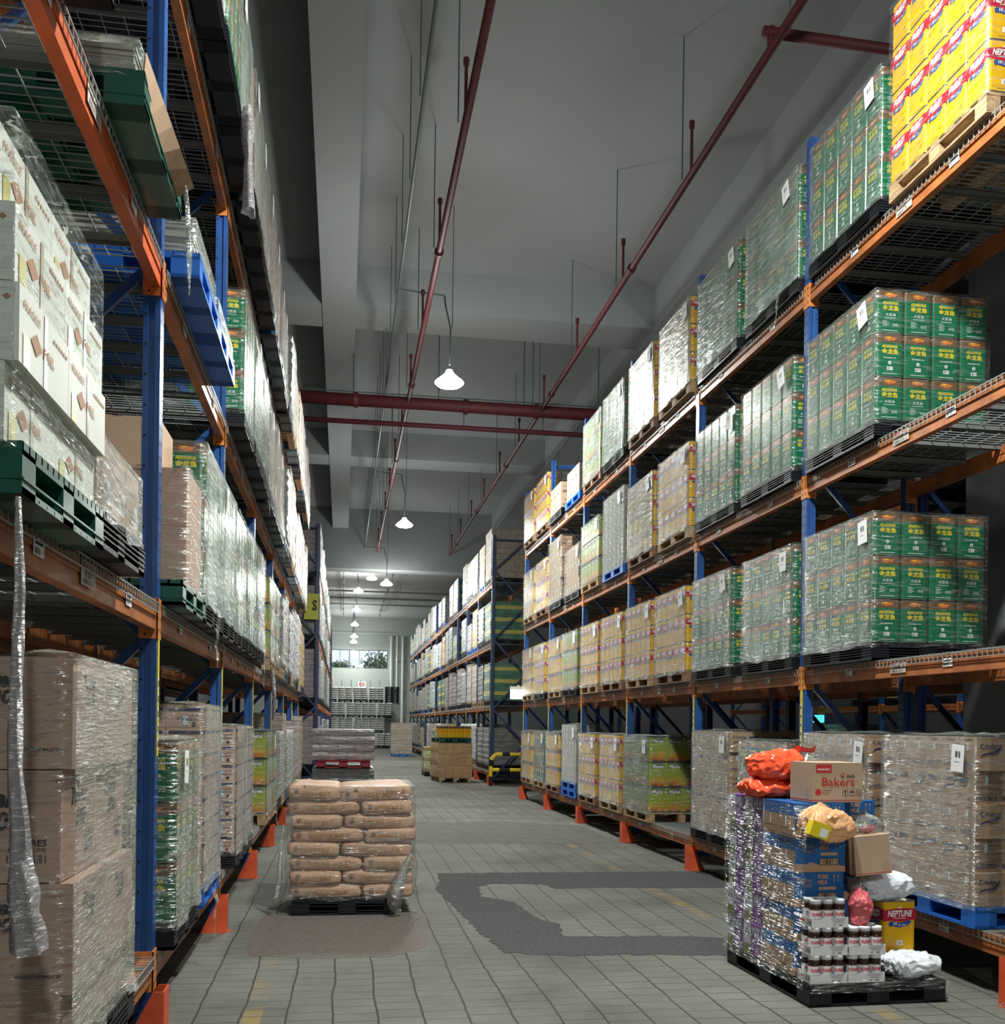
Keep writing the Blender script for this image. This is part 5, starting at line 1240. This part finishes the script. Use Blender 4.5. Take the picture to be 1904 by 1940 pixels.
def milk_blue():
    w_, l_, h_ = .322, .208, .203
    b_ = MB(); b_.box(-w_/2+.001, w_/2-.001, -l_/2+.001, l_/2-.001, .0005, h_-.0005, 0)
    for i, f in enumerate(faces4(b_, w_, l_)):
        W_ = w_ if i % 2 == 0 else l_
        if i % 2 == 0:
            f.poly([(0, 0), (W_, 0), (W_, h_*.16), (W_*.88, h_*.19), (W_*.78, h_*.27), (W_*.66, h_*.20), (W_*.45, h_*.22), (W_*.3, h_*.29), (W_*.2, h_*.22), (.0, h_*.25)], 2)
            f.text('Meadow', W_*.05, W_*.36, h_*.70, h_*.84, 2, 2, shear=.3); f.text('Fresh', W_*.16, W_*.36, h_*.56, h_*.70, 2, 2, shear=.3)
            f.text('PURE', W_*.48, W_*.68, h_*.80, h_*.93, 2, 2, bold=.05); f.text('MILK', W_*.48, W_*.68, h_*.64, h_*.77, 2, 2, bold=.05)
            f.rect(W_*.50, W_*.84, h_*.48, h_*.57, 2, 2); f.frame(W_*.48, W_*.86, h_*.20, h_*.40, .003, 3, 3); f.rect(W_*.49, W_*.85, h_*.21, h_*.39, 2, 2); f.barcode(W_*.52, W_*.82, h_*.23, h_*.37, 3, 4, 24)
            for x in (.80, .88): f.poly([(W_*x, h_*.70), (W_*(x+.012), h_*.70), (W_*(x+.012), h_*.86), (W_*(x+.03), h_*.86), (W_*(x+.006), h_*.93), (W_*(x-.018), h_*.86), (W_*x, h_*.86)], 2, 2)
        else:
            f.rect(0, W_, 0, h_*.62, 4); f.rect(W_*.42, W_*.48, h_*.30, h_*.60, 1, 2); f.frame(W_*.1, W_*.85, h_*.06, h_*.26, .003, 3, 2)
    return b_.mesh('milk_carton', [MILKB, PAPER, MTN, INK, CARD])
mp_, mb_ = milk_purple(), milk_blue()
lay5 = ['bottom', 'second', 'third', 'fourth', 'top']
for r in range(5):
    z = .134+r*.2045
    for j in range(2):
        tag(obj('milk_carton', mp_, None, W2(.204+random.uniform(-.006, .006), .752+.26*j, z), A), 'purple milk carton, %s layer, %s column on the mixed pallet' % (lay5[r], ('nearer', 'farther')[j]), 'milk carton', 'purple milk cartons')
        tag(obj('milk_carton', mb_, None, W2(.165+random.uniform(-.005, .005), .308+.210*j, z), A), 'blue milk carton, %s layer, %s on the mixed pallet' % (lay5[r], ('front left', 'left, second from front')[j]), 'milk carton', 'blue milk cartons')
    if r < 5: tag(obj('milk_carton', mb_, None, W2(.49, .52, z), A), 'blue milk carton, %s layer, behind the leaning box on the mixed pallet' % lay5[r], 'milk carton', 'blue milk cartons')
# Bakers box
def bakers(leaning=False):
    w_, l_, h_ = .335, .26, .238
    b_ = MB(); b_.box(-w_/2, w_/2, -l_/2, l_/2, .0005, h_, 0)
    for i, f in enumerate(faces4(b_, w_, l_)):
        W_ = w_ if i % 2 == 0 else l_
        f.rect(0, W_, .010, .015, 1)
        if i == 0:
            f.rect(.022, .125, .178, .228, 1); f.text('MEASUREX', .032, .115, .192, .204, 2, 2, bold=.02); f.text('Bakers', .062, .28, .098, .148, 1, 2, bold=.01); f.text('365', .225, .28, .148, .168, 3, 2, bold=.02)
            f.disc(.038, .062, .020, 1); f.poly([(.182, .156), (.19, .172), (.202, .178), (.212, .168), (.208, .154), (.195, .150)], 1, 2); f.poly([(.190, .160), (.196, .170), (.204, .168), (.203, .158)], 0, 3)
            for k in range(3): f.rect(.064, .13-.012*k, .072-.012*k, .0745-.012*k, 3)
            for k in range(3):
                x = .20+.046*k; f.frame(x, x+.036, .038, .078, .002, 3)
                if k == 0: f.poly([(x+.008, .070), (x+.028, .070), (x+.020, .056), (x+.020, .046), (x+.025, .043), (x+.011, .043), (x+.016, .046), (x+.016, .056)], 3, 3)
                elif k == 1: f.poly([(x+.006, .058), (x+.030, .058), (x+.026, .067), (x+.018, .071), (x+.010, .067)], 3, 3); f.rect(x+.017, x+.019, .043, .058, 3, 3)
                else:
                    for xx in (.010, .023): f.rect(x+xx, x+xx+.003, .048, .072, 3, 3)
                    f.rect(x+.006, x+.030, .043, .045, 3, 3)
        else: f.frame(W_*.72, W_*.82, .03, .07, .002, 4)
    return b_.mesh('carton', [CARDL, REDINK, WHITE, INK, FOILO])
bk = bakers()
tag(obj('bakery_carton', bk, None, W2(.285, .36, 1.159), A+.04), 'brown carton with red Bakers lettering on top of the mixed pallet'.replace('Bakers ', 'bakery '), 'carton')
# orange bags
OR_B = mat('orange_plastic_bag', (.92, .10, .035), .25, bump=.5, bscale=14, stretch=(1, 1, .4))
PINKB = mat('pink_thin_bag', (.62, .12, .14), .3, bump=.6, bscale=16); WBAG = mat('white_plastic_bag', (.72, .74, .78), .35, bump=.6, bscale=9); CLEARB = FILMS['haze']
def bag(a, b_, c, m_, name, loc, label, sd, knot=None, rz=0, rot=None, cat='plastic bag', extra=None):
    m = blob(a, b_, c, .75, 110, 54, .008, sd, .85)
    vs = []
    for v in m.v:
        q = Vector((v[0]*14+sd, v[1]*14, v[2]*22)); r_ = 1-abs(noise.noise(q)); r2 = 1-abs(noise.noise(q*2.3))
        k_ = (r_**5)*.012+(r2**4)*.005-.006; L_ = max(.03, math.sqrt(v[0]**2+v[1]**2+(v[2]-c)**2))
        vs.append((v[0]*(1+k_/L_), v[1]*(1+k_/L_), c+(v[2]-c)*(1+k_/L_)))
    m.v = vs
    # gathered pleats towards the knot
    if knot:
        kx, ky, kz = knot; vs = []
        for v in m.v:
            d = math.sqrt((v[0]-kx)**2+(v[1]-ky)**2+(v[2]-kz)**2); an = math.atan2(v[1]-ky, v[0]-kx)
            s_ = .012*sin(an*17+d*20)*math.exp(-(d/(1.1*a))**2); p_ = max(0, 1-d/(.45*a))
            vs.append((v[0]+(kx-v[0])*p_*.5+s_*cos(an)*.3, v[1]+(ky-v[1])*p_*.5, v[2]+s_+p_*.03))
        m.v = vs
    if extra: extra(m)
    return tag(obj(name, m.mesh(name, [m_, WHITE, NAVY, REDINK], True), None, loc, rz, rot), label, cat)
ob = bag(.175, .17, .098, OR_B, 'plastic_bag', W2(.13, .73, 1.255), 'upper bright orange plastic bag beside the bakery carton', 3, (.12, -.05, .20), rz=.1)
b = MB(); b.add([(0, 0, 0), (.05, .01, .035), (.16, .02, .015), (.20, .02, .04), (.19, .03, -.01), (.10, .03, -.01), (.02, .02, -.02), (.05, -.01, .0)], [(0, 1, 6), (1, 2, 5, 6), (2, 3, 4, 5), (0, 6, 7), (6, 5, 7)])
obj('bag_tail', b.mesh('bag_tail', [OR_B]), ob, (.10, -.02, .20))
bag(.20, .19, .058, OR_B, 'plastic_bag', W2(.12, .76, 1.158), 'lower orange plastic bag under the larger orange bag', 8, (-.17, -.03, .06), rz=-.05)
def ybag(m):
    f = Face(m, (-.15, -.107, 0), (1, 0, 0), (0, -1, 0), .003)
YB = mat('yellow_orange_bag', (.86, .46, .22), .3, bump=.5, bscale=12, noise_amt=.3, noise_scale=5)
bag(.185, .07, .088, YB, 'shopping_bag', W2(.155, .125, .945), 'yellow and peach plastic shopping bag held against the blue milk cartons', 12, (-.08, .0, .20), rot=(0, .12, A))
b = MB(); b.box(-.06, .06, -.03, .03, 0, .085, 0); b.box(-.0, .05, -.031, -.03, .01, .06, 1); tag(obj('snack_packet', b.mesh('snack_packet', [TINYEL, WHITE], bevel=.004), None, W2(.045, .035, .975), 0, (0, .35, A)), 'small yellow packet in the shopping bag on the milk cartons', 'packet')
# trays of jars
GLASSD = mat('dark_spread_in_glass', (.045, .018, .012), .12); LIDW = mat('white_lid', (.80, .80, .82), .35); LABW = mat('white_jar_label', (.80, .78, .80), .45); REDL = mat('red_label_letter', (.62, .03, .05), .5)
m = MB(); m.lathe([(.0, 0), (.033, 0), (.035, .006), (.035, .10), (.032, .106), (.031, .110), (.0345, .118), (.0345, .126), (.030, .132), (.0, .132)], 20); jar_m = m.mesh('jar', [GLASSD], True)
m = MB(); m.lathe([(.0, .131), (.034, .131), (.034, .153), (.032, .156), (.0, .156)], 20); lid_m = m.mesh('lid', [LIDW], True)
m = MB(); m.lathe([(.0354, .050), (.0354, .096)], 24)
vs, fs = text2d('nutella', 0, .03)
pts = []
for a_, b2 in vs:
    th = -pi/2+(a_-.5)*1.9; pts.append((.0359*cos(th), .0359*sin(th), .062+b2*.026))
m.add(pts, fs, 1); lab_m = m.mesh('label', [LABW, REDL])
def tray_m():
    w_, l_, h_ = .228, .158, .056
    b_ = MB(); t_ = .002
    b_.box(-w_/2, w_/2, -l_/2, l_/2, 0, t_); b_.box(-w_/2, w_/2, -l_/2, -l_/2+t_, t_, h_); b_.box(-w_/2, w_/2, l_/2-t_, l_/2, t_, h_); b_.box(-w_/2, -w_/2+t_, -l_/2+t_, l_/2-t_, t_, h_); b_.box(w_/2-t_, w_/2, -l_/2+t_, l_/2-t_, t_, h_)
    for i, f in enumerate(faces4(b_, w_, l_)):
        W_ = w_ if i % 2 == 0 else l_
        if i % 2 == 0:
            for k in range(4): f.rect(W_*(.50+.03*k), W_*(.93-.02*k), .050-.008*k, .0525-.008*k, 1)
            f.barcode(W_*.58, W_*.85, .008, .018, 2, n=7)
            f.rect(W_*.06, W_*.28, .050, .052, 1)
        else: f.text('nutella', W_*.05, W_*.45, .02, .045, 3, 2, bold=.03); f.frame(W_*.5, W_*.95, .012, .046, .002, 2); f.barcode(W_*.53, W_*.92, .017, .042, 2)
    return b_.mesh('jar_tray', [LABW, INKB, INK, REDL])
trm = tray_m()
trays = [(.125, .085, .134, 'bottom left'), (.362, .082, .134, 'bottom right'), (.130, .095, .293, 'middle left'), (.368, .085, .293, 'middle right'), (.140, .105, .452, 'top left')]
for tx, ty, tz, nm in trays:
    tag(obj('jar_tray', trm, None, W2(tx, ty, tz), A), 'white cardboard tray of jars, %s of the jar trays' % nm, 'tray', 'white jar trays')
    for i in range(3):
        for j in range(2):
            jt = thing('jar', 'brown spread jar with white lid, %s row, %s, %s tray' % (('front', 'rear')[j], ('left', 'middle', 'right')[i], nm), 'jar', W2(tx-.0735+.0735*i, ty-.037+.074*j, tz+.0025), A, 'jars of brown spread')
            obj('glass', jar_m, jt); obj('lid', lid_m, jt); obj('label', lab_m, jt)
# yellow tin, bags and leaning box
b = MB(); b.box(-.15, .13, -.16, .16, 0, .098); tag(obj('flat_carton', b.mesh('flat_carton', [CARDW], bevel=.004), None, W2(.70, .40, .134), A), 'low pale carton under the single yellow tin on the mixed pallet', 'carton')
pend('nept', TINS['nept'][0], W2(.735, .375, .234), A, 'single yellow oil tin standing on the mixed pallet behind the jars', 'yellow tin on the mixed pallet')
bag(.20, .14, .085, WBAG, 'plastic_bag', W2(.66, .37, .555), 'bulging white plastic bag lying on the single yellow tin', 21, (-.17, -.08, .10), rz=.0)
def flour(m):
    f = Face(m, (-.1, -.05, .115), (1, 0, 0), (0, -1, 0), .004)
fl = bag(.185, .125, .068, WBAG, 'flour_bag', W2(.72, .13, .134), 'white flour bag at the front right corner of the mixed pallet', 27, (-.16, -.06, .06), rz=.06)
b = MB()
for k, (t_, w1) in enumerate((('SUPER FLOUR 1 KG', .16),)):
    vs, fs = text2d(t_, 0, .01); b.add([(-.09+w1*x, -.01-.028*k+.016*y, .1245) for x, y in vs], fs)
obj('printed_text', b.mesh('printed_text', [INKB]), fl)
bag(.065, .06, .095, PINKB, 'plastic_bag', W2(.36, .10, .450), 'small pink tied bag standing on the right jar tray', 31, (-.01, 0, .19), cat='plastic bag')
b = MB(); b.box(-.11, .11, -.13, .13, 0, .235, 0); f = Face(b, (-.11, -.13, 0), (1, 0, 0), (0, -1, 0), .0008); f.rect(0, .22, .008, .012, 1); f.frame(.17, .20, .03, .07, .002, 2)
tag(obj('leaning_carton', b.mesh('carton', [CARDL, REDINK, FOILO]), None, W2(.50, .27, .735), rot=(0, -.10, A-.12)), 'plain brown carton leaning right of the blue milk cartons', 'carton')
bag(.11, .09, .05, FILMS['haze'], 'clear_bag', W2(.49, .27, .97), 'crumpled clear bag with something pink on the leaning carton', 41, (.0, 0, .1))
bag(.05, .04, .022, PINKB, 'pink_packet', W2(.50, .27, .972), 'small pink packet inside the clear bag on the leaning carton', 43)
# film on the left side and bottom of the mixed load
def film_sheet(p0, p1, z0, z1, style, label, nx=30, nz=16, sd=1):
    b_ = MB(); P0, P1 = Vector((*p0, 0)), Vector((*p1, 0)); d = (P1-P0); nrm = Vector((d.y, -d.x, 0)).normalized(); vs = []
    for j in range(nz+1):
        for i in range(nx+1):
            p = P0+d*(i/nx); z = z0+(z1-z0)*j/nz; o_ = abs(noise.noise(Vector((i*.4, j*.9, sd))))*.012+.006+.01*(1-j/nz)
            q = p+nrm*o_; vs.append((q.x, q.y, z))
    b_.add(vs, [(j*(nx+1)+i, j*(nx+1)+i+1, (j+1)*(nx+1)+i+1, (j+1)*(nx+1)+i) for j in range(nz) for i in range(nx)])
    return tag(obj('stretch_film', b_.mesh('stretch_film', [FILMS[style]], True)), label, 'stretch film')
FILMS['side'] = film_mat('film_side_streaks', .03, .85, .35, scale=8, sz=12, bstr=1.0, rough=.14)
q0, q1 = W2(-.012, 1.145, 0), W2(-.012, .02, 0)
film_sheet(q0[:2], q1[:2], .10, 1.15, 'side', 'streaky clear film along the left side of the mixed pallet', 34, 26)
q0, q1 = W2(-.01, -.012, 0), W2(.88, -.012, 0)
film_sheet(q0[:2], q1[:2], .085, .17, 'side', 'clear film band round the bottom front of the mixed pallet', 30, 5, 3)
q0, q1 = W2(.50, .0, 0), W2(.875, .44, 0)
flush()
